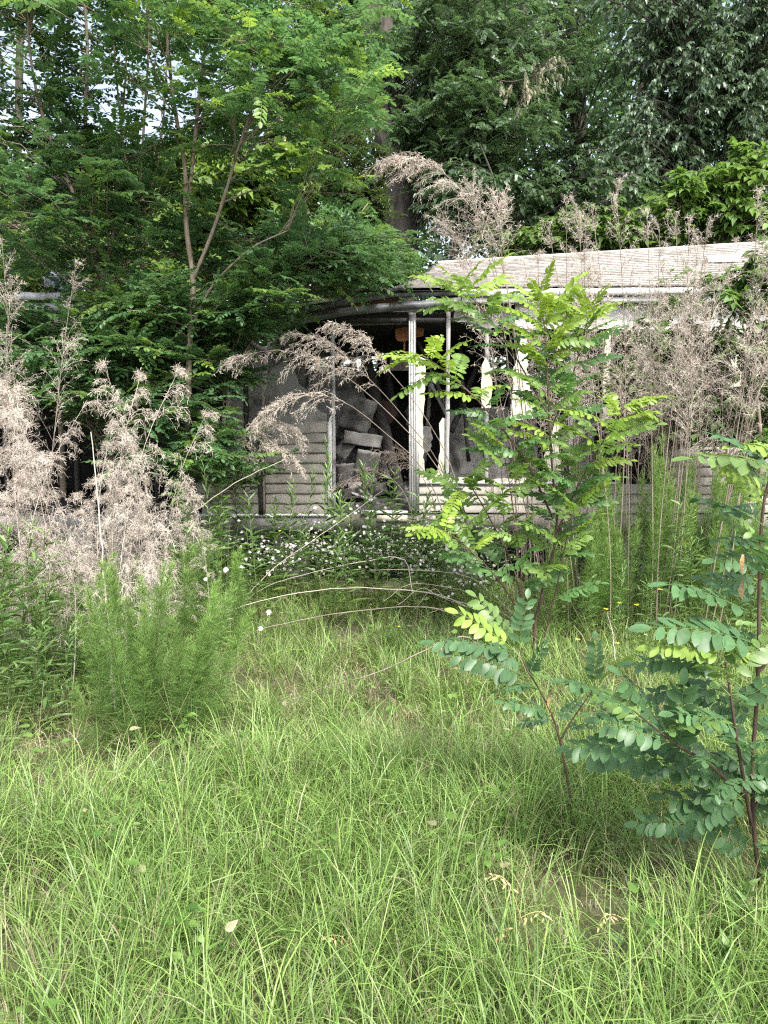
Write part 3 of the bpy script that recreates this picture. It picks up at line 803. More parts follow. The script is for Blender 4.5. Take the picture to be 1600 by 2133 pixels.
def lance(w=0.07, droop=0.35, fold=0.2):
    xs = np.array([0, .35, .7, 1.0]); ws = np.array([.5, 1.0, .75, 0])
    mid = np.stack([xs, 0 * xs, 0.1 * xs - droop * xs ** 2], -1)
    V = np.vstack([mid[0], mid[1] + [0, w, w * fold], mid[2] + [0, w * .75, 0], mid[3], mid[1] - [0, w, -w * fold], mid[2] - [0, w * .75, 0]])
    return V, np.array([[0, 3, 2, 1], [0, 4, 5, 3]]), np.tile([0.5, 0, 0, 1.], (6, 1))


_r = RS(3)
LOCUST = [pinnate(k, _r) for k in (6, 7, 8, 7)]
LOCUST_LOD = [pinnate(k, _r, lod=True, ll=0.22, lw=0.066) for k in (6, 7, 8)]
LOCUST_FINE = [pinnate(k, _r, fine=True, ll=0.215, lw=0.055, arch=a) for k, a in ((7, 0.2), (8, 0.3), (9, 0.35), (8, 0.15))]
OVATE = [ovate(_r, w=w, fold=f, droop=d) for w, f, d in ((0.30, 0.2, 0.25), (0.26, 0.3, 0.45), (0.33, 0.1, 0.15))]
SMALL = [ovate(_r, w=0.2, fold=0.25, droop=0.2), ovate(_r, w=0.16, fold=0.2, droop=0.35)]
DIAMOND = [(np.array([[0, 0, 0], [0.42, 0.3, 0.05], [1, 0, -0.25], [0.5, -0.3, 0.05]]), np.array([[0, 3, 2, 1]]), np.tile([0.5, 0, 0, 1.], (4, 1)))]
LANCE = [lance(0.085), lance(0.105, 0.5), lance(0.07, 0.2)]


def inst_c(g, tmpl, pos, Rm, sc, tone, young, dead=None, mat=0):
    V, Q, C = tmpl
    n = len(pos)
    if n == 0: return
    Wv = np.einsum('nij,kj->nki', Rm, V) * sc[:, None, None] + pos[:, None, :]
    q = (Q[None] + (np.arange(n) * len(V))[:, None, None]).reshape(-1, 4)
    T = np.repeat(C[None], n, 0).copy()
    T[:, :, 0] = np.clip(T[:, :, 0] - 0.5 + tone[:, None], 0, 1)
    T[:, :, 1] = np.clip(T[:, :, 1] * 0.4 + young[:, None], 0, 1)
    if dead is not None: T[:, :, 2] = dead[:, None]
    g.add(Wv.reshape(-1, 3), q, tint=T.reshape(-1, 4), mat=mat)


# ------------------------------------------------------------------ woody plants
def woody(name, label, cat, trunks, blobs, tmpls, leaf, leaf_mat_, bark_mat, seed, group=None, twigs=4, twig_len=0.42, per_twig=7, young=0.0, young_tip=0.0, young_p=0.35,
          spread=0.9, flat=0.6, droop=0.0, dead=0.0, parts=('trunk', 'crown'), branch_r=0.010, outer=0.35, sides=7, tilt_noise=0.25, start_noise=0.3, furrow=0.0):
    """trunks: list of (points, r0, r1). blobs: (centre, radii, n tips). Branches run from the trunk to tips in the blobs,
    carry twigs, and the twigs carry leaves."""
    rng = RS(seed)
    base = np.asarray(trunks[0][0][0], float)
    if cat != 'branch': base = np.array([base[0], base[1], float(ground_z(base[0], base[1]))])
    root = empty(name, base, label, cat, group)
    gt = Geo(); pts_all, rad_all = [], []
    for pts, r0, r1 in trunks:
        n = max(8, int(6 * len(pts)))
        P = smooth_line(pts, n); R = np.linspace(r0, r1, n) * (1 + 0.06 * rng.randn(n))
        V, Q = tubes(P[None], R[None], sides)
        if furrow:
            rad = 1 + furrow * (rng.randn(1, sides) * 0.7 + rng.randn(n, sides) * 0.35)
            V = (P[:, None] + (V.reshape(n, sides, 3) - P[:, None]) * rad[..., None]).reshape(-1, 3)
        gt.add(V, Q)
        pts_all.append(P[2:]); rad_all.append(R[2:])
    TP = np.concatenate(pts_all); TR = np.concatenate(rad_all)
    tips = []
    for c, r, n, *bx in blobs:
        d = nrm(rng.randn(n, 3)); rr = rng.rand(n) ** outer
        if bx: tips.append(np.asarray(c) + rng.uniform(-1, 1, (n, 3)) * np.asarray(r))
        else: tips.append(np.asarray(c) + d * rr[:, None] * np.asarray(r))
    tips = np.concatenate(tips)
    nb = len(tips)
    D = tips[:, None, :] - TP[None]
    hor = np.linalg.norm(D[..., :2], axis=-1)
    cost = np.linalg.norm(D, axis=-1) + 2.0 * np.maximum(0, 0.35 * hor - D[..., 2]) + rng.rand(nb, len(TP)) * start_noise
    j = cost.argmin(1)
    A = TP[j]
    ctrl = A + (tips - A) * 0.5 + np.stack([0 * hor[:, 0], 0 * hor[:, 0], 0.12 * np.linalg.norm(tips - A, axis=1)], -1) + rng.randn(nb, 3) * 0.06
    m = 8
    t = np.linspace(0, 1, m)[None, :, None]
    BP = A[:, None] * (1 - t) ** 2 + 2 * ctrl[:, None] * t * (1 - t) + tips[:, None] * t ** 2
    BP[:, 1:-1] += rng.randn(nb, m - 2, 3) * 0.015
    bl = np.linalg.norm(tips - A, axis=1)
    R = np.minimum(TR[j] * 0.6, branch_r * (0.5 + 0.35 * bl))[:, None] * np.linspace(1, 0.28, m)[None]
    V, Q = tubes(BP, R, 4); gt.add(V, Q)
    # twigs
    k = twigs
    tt = rng.uniform(0.30, 1.0, (nb, k)); tt[:, 0] = 0.985
    seg = np.clip((tt * (m - 1)).astype(int), 0, m - 2); fr = tt * (m - 1) - seg
    bi = np.arange(nb)[:, None]
    TB = BP[bi, seg] * (1 - fr)[..., None] + BP[bi, seg + 1] * fr[..., None]
    bd = nrm(BP[bi, seg + 1] - BP[bi, seg])
    td = nrm(bd * 0.7 + rng.randn(nb, k, 3) * np.array([spread, spread, spread * (1 - flat)]) + np.array([0, 0, 0.12 - droop]))
    td[:, 0] = bd[:, 0]
    tl = twig_len * rng.uniform(0.5, 1.15, (nb, k)) * np.minimum(1, 0.4 + bl / 1.2)[:, None]
    TB = TB.reshape(-1, 3); td = td.reshape(-1, 3); tl = tl.reshape(-1)
    s = np.linspace(0, 1, 4)[None, :, None]
    TW = TB[:, None] + td[:, None] * tl[:, None, None] * s + np.array([0, 0, -1.0]) * ((0.10 + droop) * tl[:, None, None] * s ** 2)
    V, Q = tubes(TW, np.minimum(0.0045, branch_r * 0.5) * np.linspace(1, .5, 4)[None].repeat(len(TW), 0), 3); gt.add(V, Q)
    me = gt.mesh(parts[0], [bark_mat], origin=base); link(parts[0], me, root)
    # leaves along twigs
    L = per_twig
    u = (np.arange(L)[None] + rng.rand(len(TW), L)) / L
    u = 0.12 + 0.9 * u; u = np.clip(u, 0, 1)
    sg = np.clip((u * 3).astype(int), 0, 2); f2 = u * 3 - sg
    wi = np.arange(len(TW))[:, None]
    LP = TW[wi, sg] * (1 - f2)[..., None] + TW[wi, sg + 1] * f2[..., None]
    dir_ = nrm(TW[wi, sg + 1] - TW[wi, sg])
    side = nrm(np.cross(dir_, UP) + 1e-4) * np.where(np.arange(L) % 2, 1, -1)[None, :, None]
    ld = nrm(dir_ * 0.55 + side * 0.9 * (1 - 0.5 * u[..., None]) + rng.randn(len(TW), L, 3) * 0.22 + np.array([0, 0, 0.10 - droop]))
    upv = UP + rng.randn(len(TW), L, 3) * tilt_noise
    LP = LP.reshape(-1, 3); ld = ld.reshape(-1, 3); upv = upv.reshape(-1, 3); u = u.reshape(-1)
    n = len(LP)
    sc = leaf * rng.uniform(0.65, 1.15, n)
    twig_tone = np.repeat(rng.uniform(-0.18, 0.18, len(TW)), L)
    tone = np.clip(0.5 + twig_tone + rng.normal(0, 0.12, n), 0, 1)
    ytip = np.repeat((rng.rand(len(TW)) < young_p).astype(float), L) * np.clip((u - 0.55) * 2.2, 0, 1) * young_tip
    yg = np.clip(young + ytip + rng.normal(0, 0.05, n), 0, 1)
    dd = (rng.rand(n) < dead).astype(float) * rng.uniform(0.4, 1, n)
    Rm = frames(ld, upv)
    gl = Geo(); which = rng.randint(0, len(tmpls), n)
    for w_, tp in enumerate(tmpls):
        ix = which == w_
        inst_c(gl, tp, LP[ix], Rm[ix], sc[ix], tone[ix], yg[ix], dd[ix])
    me = gl.mesh(parts[1], [leaf_mat_], origin=base, smooth=False)
    o = link(parts[1], me, root); o['kind'] = 'stuff'
    return root


def blob(px, py, Y, rx, ry, ry_depth, n):
    """An ellipsoid of foliage: centre by pixel at distance Y, radii in pixels (depth radius in metres)."""
    k = Y / FPX
    return (at(px, py, Y), (rx * k, ry_depth, ry * k), n)


def spray(px0, px1, py0, py1, Y, depth, n):
    k = Y / FPX
    return (at((px0 + px1) / 2, (py0 + py1) / 2, Y), ((px1 - px0) / 2 * k, depth, (py1 - py0) / 2 * k), n, True)


def line(Y, *pp, dy=None):
    pts = [at(px, py, Y + (dy[i] if dy else 0)) for i, (px, py) in enumerate(pp)]
    p0 = pts[0].copy(); p0[2] = float(ground_z(p0[0], p0[1])) - 0.05
    if pts[0][2] > p0[2] + 0.15: pts = [p0] + pts
    else: pts[0] = p0
    return pts


def limb(Y, *pp, dy=None):
    return [at(px, py, Y + (dy[i] if dy else 0)) for i, (px, py) in enumerate(pp)]


LO, LM = LOCUST, M['locust']
G_LOC = 'young locust trees in front of the house'
# the two forked locusts left of the doorway
Y1 = 7.35
woody('locust_tree', 'forked young locust tree with bare pale trunk just left of the doorway', 'tree',
      [(line(Y1, (392, 890), (396, 700), (402, 590), (388, 470), (385, 350), (365, 230), (350, 100), (345, -60)), 0.036, 0.010),
       (limb(Y1, (401, 585), (440, 490), (470, 400), (500, 300), (540, 180), (575, 60), (600, -60), dy=(0, -.1, -.2, -.3, -.4, -.5, -.5)), 0.018, 0.006),
       (limb(Y1, (388, 470), (402, 330), (415, 200), (432, 60), (440, -80), dy=(0, .1, .2, .3, .3)), 0.022, 0.009),
       (limb(Y1, (396, 690), (440, 600), (520, 520), (600, 480), dy=(0, -.1, -.3, -.4)), 0.016, 0.006)],
      [spray(240, 700, -110, 200, Y1, 1.3, 62), spray(480, 740, 60, 320, Y1 - .3, .9, 30), spray(330, 560, 180, 300, Y1 + .2, .8, 8), blob(440, 640, Y1 + .35, 110, 40, .3, 9), blob(400, 740, Y1 + .4, 70, 55, .25, 9), blob(320, 655, Y1 + .3, 110, 35, .3, 8), spray(640, 740, 40, 240, Y1 - .4, .5, 10)],
      LO, 0.30, LM, M['bark'], 101, twigs=3, per_twig=5, young=0.06, young_tip=0.8, young_p=0.5, group=G_LOC, flat=0.8, tilt_noise=0.16)
Y2 = 7.8
woody('locust_tree', 'dark leafy locust tree near the left edge, its trunk forking at the eave', 'tree',
      [(line(Y2, (222, 760), (216, 690), (211, 600), (196, 500), (185, 390), (178, 250), (182, 100), (170, -80)), 0.040, 0.012),
       (limb(Y2, (212, 602), (232, 520), (238, 430), (250, 300), (262, 150), (270, -60), dy=(0, .1, .2, .3, .3, .3)), 0.022, 0.007),
       (limb(Y2, (198, 510), (160, 420), (110, 300), (70, 160), (50, -40), dy=(0, -.2, -.3, -.4, -.4)), 0.025, 0.009)],
      [spray(-80, 300, -110, 60, Y2, 1.2, 26), spray(-80, 120, 40, 330, Y2, .9, 28), spray(60, 260, 60, 330, Y2, .9, 14), spray(-60, 330, 300, 530, Y2 - .2, .9, 50), blob(290, 630, Y2 - .3, 80, 40, .4, 10), blob(110, 700, Y2 - .5, 110, 50, .4, 16), blob(250, 740, Y2 - .5, 80, 50, .4, 14), blob(130, 800, Y2 - .7, 120, 50, .3, 14), blob(300, 850, Y2 - .7, 70, 50, .3, 9), blob(20, 640, Y2 - .6, 60, 50, .4, 8)],
      LO, 0.30, LM, M['bark'], 102, twigs=3, per_twig=5, young=0.03, young_tip=0.4, group=G_LOC, flat=0.8, tilt_noise=0.16)
Y3 = 8.0
woody('locust_tree', 'slim locust with several thin upright stems between the two forked ones', 'tree',
      [(line(Y3, (300, 800), (296, 600), (290, 420), (300, 260), (310, 80), (305, -80)), 0.022, 0.008), (limb(Y3, (295, 560), (270, 400), (250, 240), (235, 60), (230, -60)), 0.014, 0.006),
       (limb(Y3, (293, 470), (330, 330), (345, 180), (350, 20), (355, -70)), 0.014, 0.006), (limb(Y3, (297, 640), (250, 520), (215, 380), (130, 200), (110, 20)), 0.014, 0.006)],
      [spray(100, 400, -110, 60, Y3, .8, 18), spray(120, 420, 260, 600, Y3, .7, 26)],
      LO, 0.30, LM, M['bark'], 107, twigs=3, per_twig=5, young=0.05, young_tip=0.4, group=G_LOC, flat=0.8, tilt_noise=0.16)
Y4 = 7.7
woody('locust_tree', 'bushy locust sapling leaning over the sagging scorched fascia', 'tree',
      [(line(Y4, (452, 990), (470, 860), (500, 760), (560, 640), (610, 560), (650, 470)), 0.024, 0.008),
       (limb(Y4, (500, 760), (430, 700), (360, 640), dy=(0, -.1, -.2)), 0.014, 0.006)],
      [blob(620, 560, Y4 - .1, 130, 45, .7, 22), blob(730, 530, Y4, 80, 50, .6, 14), blob(570, 490, Y4 + .2, 120, 35, .7, 9), blob(430, 680, Y4 - .3, 120, 35, .5, 14), blob(530, 630, Y4 - .3, 60, 40, .5, 9), blob(330, 730, Y4 - .2, 80, 40, .4, 9), blob(450, 770, Y4 - .2, 50, 40, .3, 6),
       blob(420, 900, Y4 - .5, 80, 30, .3, 7), blob(370, 960, Y4 - .6, 90, 40, .3, 8), blob(470, 980, Y4 - .5, 50, 40, .3, 5)],
      LO, 0.30, LM, M['bark'], 103, twigs=3, per_twig=5, young=0.07, young_tip=0.5, group=G_LOC, flat=0.8, tilt_noise=0.16)
Y5 = 12.8
woody('locust_tree', 'locust tree rising behind the collapsed part of the roof', 'tree',
      [(line(Y5, (660, 640), (655, 540), (640, 440), (600, 330), (580, 200)), 0.06, 0.02), (limb(Y5, (655, 540), (720, 480), (770, 420), dy=(0, 0, 0)), 0.03, 0.01)],
      [blob(690, 510, Y5, 120, 60, 1.2, 34), blob(770, 530, Y5, 90, 70, 1.0, 28), blob(560, 520, Y5, 110, 30, 1.0, 8), blob(810, 600, Y5, 70, 45, .8, 18)],
      LOCUST_LOD, 0.25, LM, M['bark'], 104, twigs=4, per_twig=6, young=0.05, young_tip=0.6)
Y6 = 12.6
woody('broadleaf_tree', 'tree with large bright green leaves behind the forked locust', 'tree',
      [(line(Y6, (455, 700), (470, 540), (520, 430), (590, 360)), 0.05, 0.015), (limb(Y6, (470, 540), (420, 420), (400, 320), dy=(0, 0, 0)), 0.03, 0.01)],
      [blob(560, 370, Y6, 110, 50, .8, 34), blob(460, 420, Y6, 110, 90, .9, 40), blob(620, 340, Y6, 50, 30, .4, 8), blob(330, 480, Y6, 120, 80, .8, 34), blob(520, 500, Y6, 110, 60, .8, 24)],
      OVATE, 0.21, M['broad'], M['bark'], 105, twigs=4, per_twig=7, young=0.5, young_tip=0.3, twig_len=0.5, droop=0.2)
Y7 = 11.0
woody('broadleaf_tree', 'low tree with big yellow-green leaves at the left edge behind the house', 'tree',
      [(line(Y7, (120, 700), (110, 560), (90, 450)), 0.05, 0.015)],
      [blob(80, 530, Y7, 150, 70, .8, 36), blob(260, 560, Y7, 110, 50, .7, 24), blob(-60, 450, Y7, 120, 120, .8, 26)],
      OVATE, 0.16, M['broad'], M['bark'], 106, twigs=4, per_twig=7, young=0.3, young_tip=0.3, twig_len=0.4, droop=0.15)

# the dark wood behind the house
G_W = 'trees of the dark wood behind the house'
YB = 16.0
woody('forest_tree', 'tall old tree with thick furrowed twin trunk behind the roof end', 'tree',
      [(line(YB, (842, 640), (838, 480), (828, 360), (815, 250), (803, 130), (790, -20), (785, -200)), 0.34, 0.22),
       (limb(YB - .25, (826, 340), (795, 250), (778, 130), (765, 0), (755, -160)), 0.22, 0.14), (limb(YB, (818, 290), (760, 220), (715, 150), (670, 60)), 0.10, 0.05), (limb(YB, (805, 150), (880, 60), (960, -60)), 0.10, 0.05)],
      [blob(990, 60, YB - .6, 130, 110, 1.6, 80), blob(1010, 260, YB - 1.2, 130, 110, 1.3, 90), blob(985, 330, YB - .6, 60, 70, .8, 26), blob(880, -60, YB + 1.2, 200, 90, .8, 40), blob(965, 190, YB - .4, 50, 60, .7, 16), blob(1100, 130, YB - 1, 120, 100, 1.2, 50), blob(660, -10, YB + .8, 90, 60, .6, 16), blob(700, 60, YB + 1.2, 50, 50, .4, 8), blob(800, 60, YB - .9, 70, 70, .3, 10), blob(850, 260, YB - .9, 40, 40, .3, 5)],
      LOCUST_LOD, 0.27, M['dark_leaf'], M['old_bark'], 201, twigs=4, per_twig=6, young=0.12, flat=0.1, tilt_noise=0.5, droop=0.12, group=G_W, branch_r=0.011, sides=22, start_noise=2.5, furrow=0.05)
YC = 17.5
woody('forest_tree', 'straight dark trunk and crown behind the middle of the roof', 'tree',
      [(line(YC, (1216, 620), (1210, 400), (1204, 200), (1200, 0), (1196, -200)), 0.24, 0.15)],
      [blob(1180, 60, YC - 1, 170, 130, 1.5, 70), blob(1160, 320, YC - .9, 170, 110, 1.0, 80), blob(1220, -90, YC, 220, 110, 1.5, 60)],
      OVATE, 0.12, M['dark_leaf'], M['old_bark'], 202, twigs=5, per_twig=10, young=0.08, group=G_W, branch_r=0.014, droop=0.25, sides=16, start_noise=1.5, furrow=0.05)
YD = 14.6
woody('forest_tree', 'vine-draped tree with silvery green leaves filling the upper right corner', 'tree',
      [(line(YD, (1480, 600), (1470, 420), (1440, 250), (1430, 80), (1420, -150)), 0.16, 0.08), (limb(YD, (1470, 420), (1540, 260), (1590, 100), (1640, -80)), 0.09, 0.04)],
      [blob(1430, 170, YD, 140, 130, 1.2, 110), blob(1560, 190, YD, 110, 150, 1.2, 90), blob(1400, 0, YD, 200, 110, 1.3, 80), blob(1620, -20, YD, 150, 130, 1.2, 60), blob(1330, 300, YD - .3, 100, 90, .8, 60), blob(1520, 330, YD, 110, 70, .9, 40)],
      OVATE, 0.105, M['silver_leaf'], M['old_bark'], 203, twigs=6, per_twig=11, young=0.12, group=G_W, branch_r=0.02, droop=0.45)
YE = 13.6
woody('forest_tree', 'dense dark understory tree behind the dry plume on the roof', 'tree',
      [(line(YE, (1060, 620), (1050, 480), (1030, 380), (1000, 300)), 0.06, 0.010), (limb(YE, (1050, 480), (1150, 400), (1220, 350)), 0.04, 0.02)],
      [blob(1060, 420, YE, 150, 80, 1.0, 80), blob(1230, 400, YE, 120, 70, .9, 60), blob(970, 400, YE + .3, 70, 80, .8, 34), blob(1330, 430, YE, 90, 60, .8, 36)],
      OVATE, 0.11, M['dark_leaf'], M['old_bark'], 204, twigs=5, per_twig=9, young=0.10, group=G_W, branch_r=0.014, droop=0.3)
YF = 13.4
woody('evergreen_shrub', 'olive-green evergreen with small narrow leaves left of the twin trunk', 'shrub',
      [(line(YF, (735, 650), (730, 520), (720, 400), (710, 300)), 0.05, 0.02), (limb(YF, (730, 520), (780, 430), (790, 350)), 0.03, 0.012)],
      [blob(730, 320, YF, 80, 80, .7, 60), blob(720, 440, YF, 100, 70, .8, 60), blob(765, 430, YF, 30, 70, .4, 24), blob(660, 280, YF, 50, 60, .5, 22)],
      SMALL, 0.085, M['olive_leaf'], M['old_bark'], 205, twigs=6, per_twig=16, young=0.12, twig_len=0.35, flat=0.1)
YG = 19.0
woody('forest_tree', 'far pale-edged tree low on the left below the open sky', 'tree',
      [(line(YG, (300, 620), (300, 450), (290, 350)), 0.15, 0.06)],
      [blob(330, 400, YG, 190, 90, 1.5, 90), blob(520, 360, YG, 130, 90, 1.4, 60), blob(120, 400, YG, 170, 100, 1.5, 70), blob(640, 260, YG, 70, 120, 1.2, 44)],
      OVATE, 0.16, M['broad'], M['old_bark'], 206, twigs=5, per_twig=8, young=0.5, group=G_W, branch_r=0.02, droop=0.2)

# shrubs on the right
G_S = 'broadleaf shrubs around the right end of the house'
woody('shrub', 'bright broadleaf shrub towering over the roof at the right edge', 'shrub',
      [(line(12.7, (1520, 640), (1510, 520), (1500, 420), (1540, 330)), 0.04, 0.012), (limb(12.7, (1510, 520), (1430, 440), (1400, 400)), 0.02, 0.01)],
      [blob(1530, 390, 12.7, 120, 80, .8, 60), blob(1430, 440, 12.7, 90, 50, .7, 36), blob(1600, 470, 12.7, 110, 70, .8, 40), blob(1580, 330, 12.7, 60, 40, .5, 14)],
      OVATE, 0.15, M['broad'], M['bark'], 301, twigs=5, per_twig=8, young=0.28, young_tip=0.3, group=G_S, droop=0.2, twig_len=0.4)
woody('shrub', 'low green shrub showing just above the middle of the roof ridge', 'shrub',
      [(line(12.9, (1230, 640), (1225, 540), (1210, 470)), 0.04, 0.012)],
      [blob(1220, 480, 12.9, 130, 45, .7, 50), blob(1100, 500, 12.9, 80, 35, .6, 24), blob(1360, 480, 12.9, 80, 40, .6, 24)],
      OVATE, 0.13, M['broad'], M['bark'], 302, twigs=5, per_twig=8, young=0.22, young_tip=0.3, group=G_S, droop=0.2, twig_len=0.35)
woody('shrub', 'leafy shrub hanging over the eave at the right edge', 'shrub',
      [(line(7.3, (1585, 950), (1570, 780), (1540, 650), (1510, 570)), 0.022, 0.007), (limb(7.3, (1570, 780), (1610, 660), (1620, 560)), 0.014, 0.006)],
      [blob(1550, 600, 7.3, 80, 60, .4, 26), blob(1610, 560, 7.3, 60, 60, .4, 14), blob(1570, 700, 7.3, 70, 70, .4, 22)],
      OVATE, 0.105, M['broad'], M['bark'], 303, twigs=4, per_twig=7, young=0.18, young_tip=0.3, group=G_S, droop=0.15, twig_len=0.3)
woody('shrub', 'pale green shrub growing among dry stalks against the right wall', 'shrub',
      [(line(7.7, (1390, 980), (1385, 850), (1370, 740), (1380, 660)), 0.02, 0.006), (limb(7.7, (1385, 850), (1450, 760), (1480, 680)), 0.012, 0.005)],
      [blob(1380, 700, 7.7, 100, 60, .35, 26), blob(1470, 720, 7.7, 80, 70, .35, 20), blob(1340, 780, 7.7, 90, 50, .35, 26), blob(1280, 810, 7.6, 60, 60, .3, 14), blob(1440, 840, 7.6, 90, 50, .3, 16), blob(1430, 600, 7.7, 80, 40, .3, 8)],
      OVATE, 0.085, M['broad'], M['bark'], 304, twigs=4, per_twig=7, young=0.2, young_tip=0.2, group=G_S, droop=0.15, twig_len=0.28)
woody('shrub', 'shaded shrub low against the wall at the right edge', 'shrub',
      [(line(7.5, (1520, 1060), (1515, 950), (1500, 860)), 0.018, 0.006), (limb(7.5, (1515, 950), (1580, 880)), 0.012, 0.005)],
      [blob(1500, 880, 7.5, 110, 60, .35, 26), blob(1590, 830, 7.5, 70, 80, .35, 18), blob(1560, 980, 7.5, 100, 50, .3, 16)],
      OVATE, 0.10, M['broad'], M['bark'], 305, twigs=4, per_twig=7, young=0.08, young_tip=0.2, group=G_S, droop=0.2, twig_len=0.3)
# withered branch high in the wood
woody('withered_branch', 'withered pale branch hanging in the dark trees above the roof', 'branch',
      [(limb(13.2, (1203, 130), (1170, 135), (1120, 155), (1070, 170), (1030, 165), dy=(4.2, 1.5, 0, 0, 0)), 0.022, 0.008)],
      [blob(1150, 140, 13.1, 45, 22, .3, 6), blob(1080, 175, 13.1, 50, 22, .3, 5), blob(1095, 205, 13.1, 22, 20, .2, 2)],
      LO, 0.10, M['locust'], M['old_bark'], 207, twigs=4, per_twig=5, dead=1.0, droop=0.9, parts=('branch', 'withered_leaves'), twig_len=0.25)


def far_forest():
    """The mass of the wood further back: leaf clumps in depth, one mass."""
    rng = RS(77)
    g = Geo()
    n = 26000
    px = rng.uniform(-900, 2500, n); Y = rng.uniform(21, 30, n)
    top = np.where(px < 520, 350, np.where(px < 700, 350 - (px - 520) * 1.3, -150)) + 60 * np.sin(px * 0.021) + 40 * np.sin(px * 0.05 + 1)
    top = np.where(px > 700, np.minimum(top, -40 + 50 * np.sin(px * 0.03)), top)
    py = top + (760 - top) * rng.rand(n) ** 0.9
    P = np.array([at(a, b, c) for a, b, c in zip(px, py, Y)])
    P = P[P[:, 2] > 0.1]
    n = len(P)
    d = nrm(rng.randn(n, 3) * [1, 1, 0.6] + [0, 0, -0.25])
    for w_, tp in enumerate(DIAMOND * 3):
        ix = np.arange(n) % 3 == w_
        for rep in range(5):
            k = ix.sum()
            inst_c(g, tp, P[ix] + rng.randn(k, 3) * 0.28, frames(nrm(d[ix] + rng.randn(k, 3) * 0.5), UP + rng.randn(k, 3) * 0.4), rng.uniform(0.18, 0.34, k), np.clip(rng.normal(0.5, 0.2, k), 0, 1), np.clip(rng.normal(0.05, 0.05, k), 0, 1))
    o = link('far_forest', g.mesh('far_forest', [M['dark_leaf']], smooth=False))
    tag(o, 'dark mass of the wood far behind the house', 'forest', kind='stuff')
    r2 = RS(78)
    for k, (px_, Y_, r) in enumerate(((30, 22, .16), (560, 23, .15), (690, 20, .13), (940, 22, .17), (1090, 21, .14), (1320, 22, .18), (1560, 21, .15))):
        p0 = at(px_, 640, Y_); p0[2] = -0.1
        P = smooth_line([p0, p0 + [r2.uniform(-.3, .3), 0, 4], p0 + [r2.uniform(-.6, .6), 0, 9], p0 + [r2.uniform(-1, 1), 0, 15]], 14)
        gg = Geo(); V, Q = tubes(P[None], np.linspace(r, r * .55, 14)[None], 9); gg.add(V, Q)
        yield gg, p0, px_


_names = ['far trunk seen through leaves at the left edge', 'far trunk behind the bright large-leaved tree', 'far slim trunk left of the evergreen shrub', 'far trunk just right of the thick twin trunk', 'far trunk behind the withered branch', 'far trunk behind the silvery vine leaves', 'far trunk at the right edge above the tall shrub']
for (gg, p0, _), lb in zip(far_forest(), _names):
    o = link('tree_trunk', gg.mesh('tree_trunk', [M['old_bark']], origin=p0), loc=Vector(p0))
    tag(o, lb, 'tree', 'far trunks in the wood')


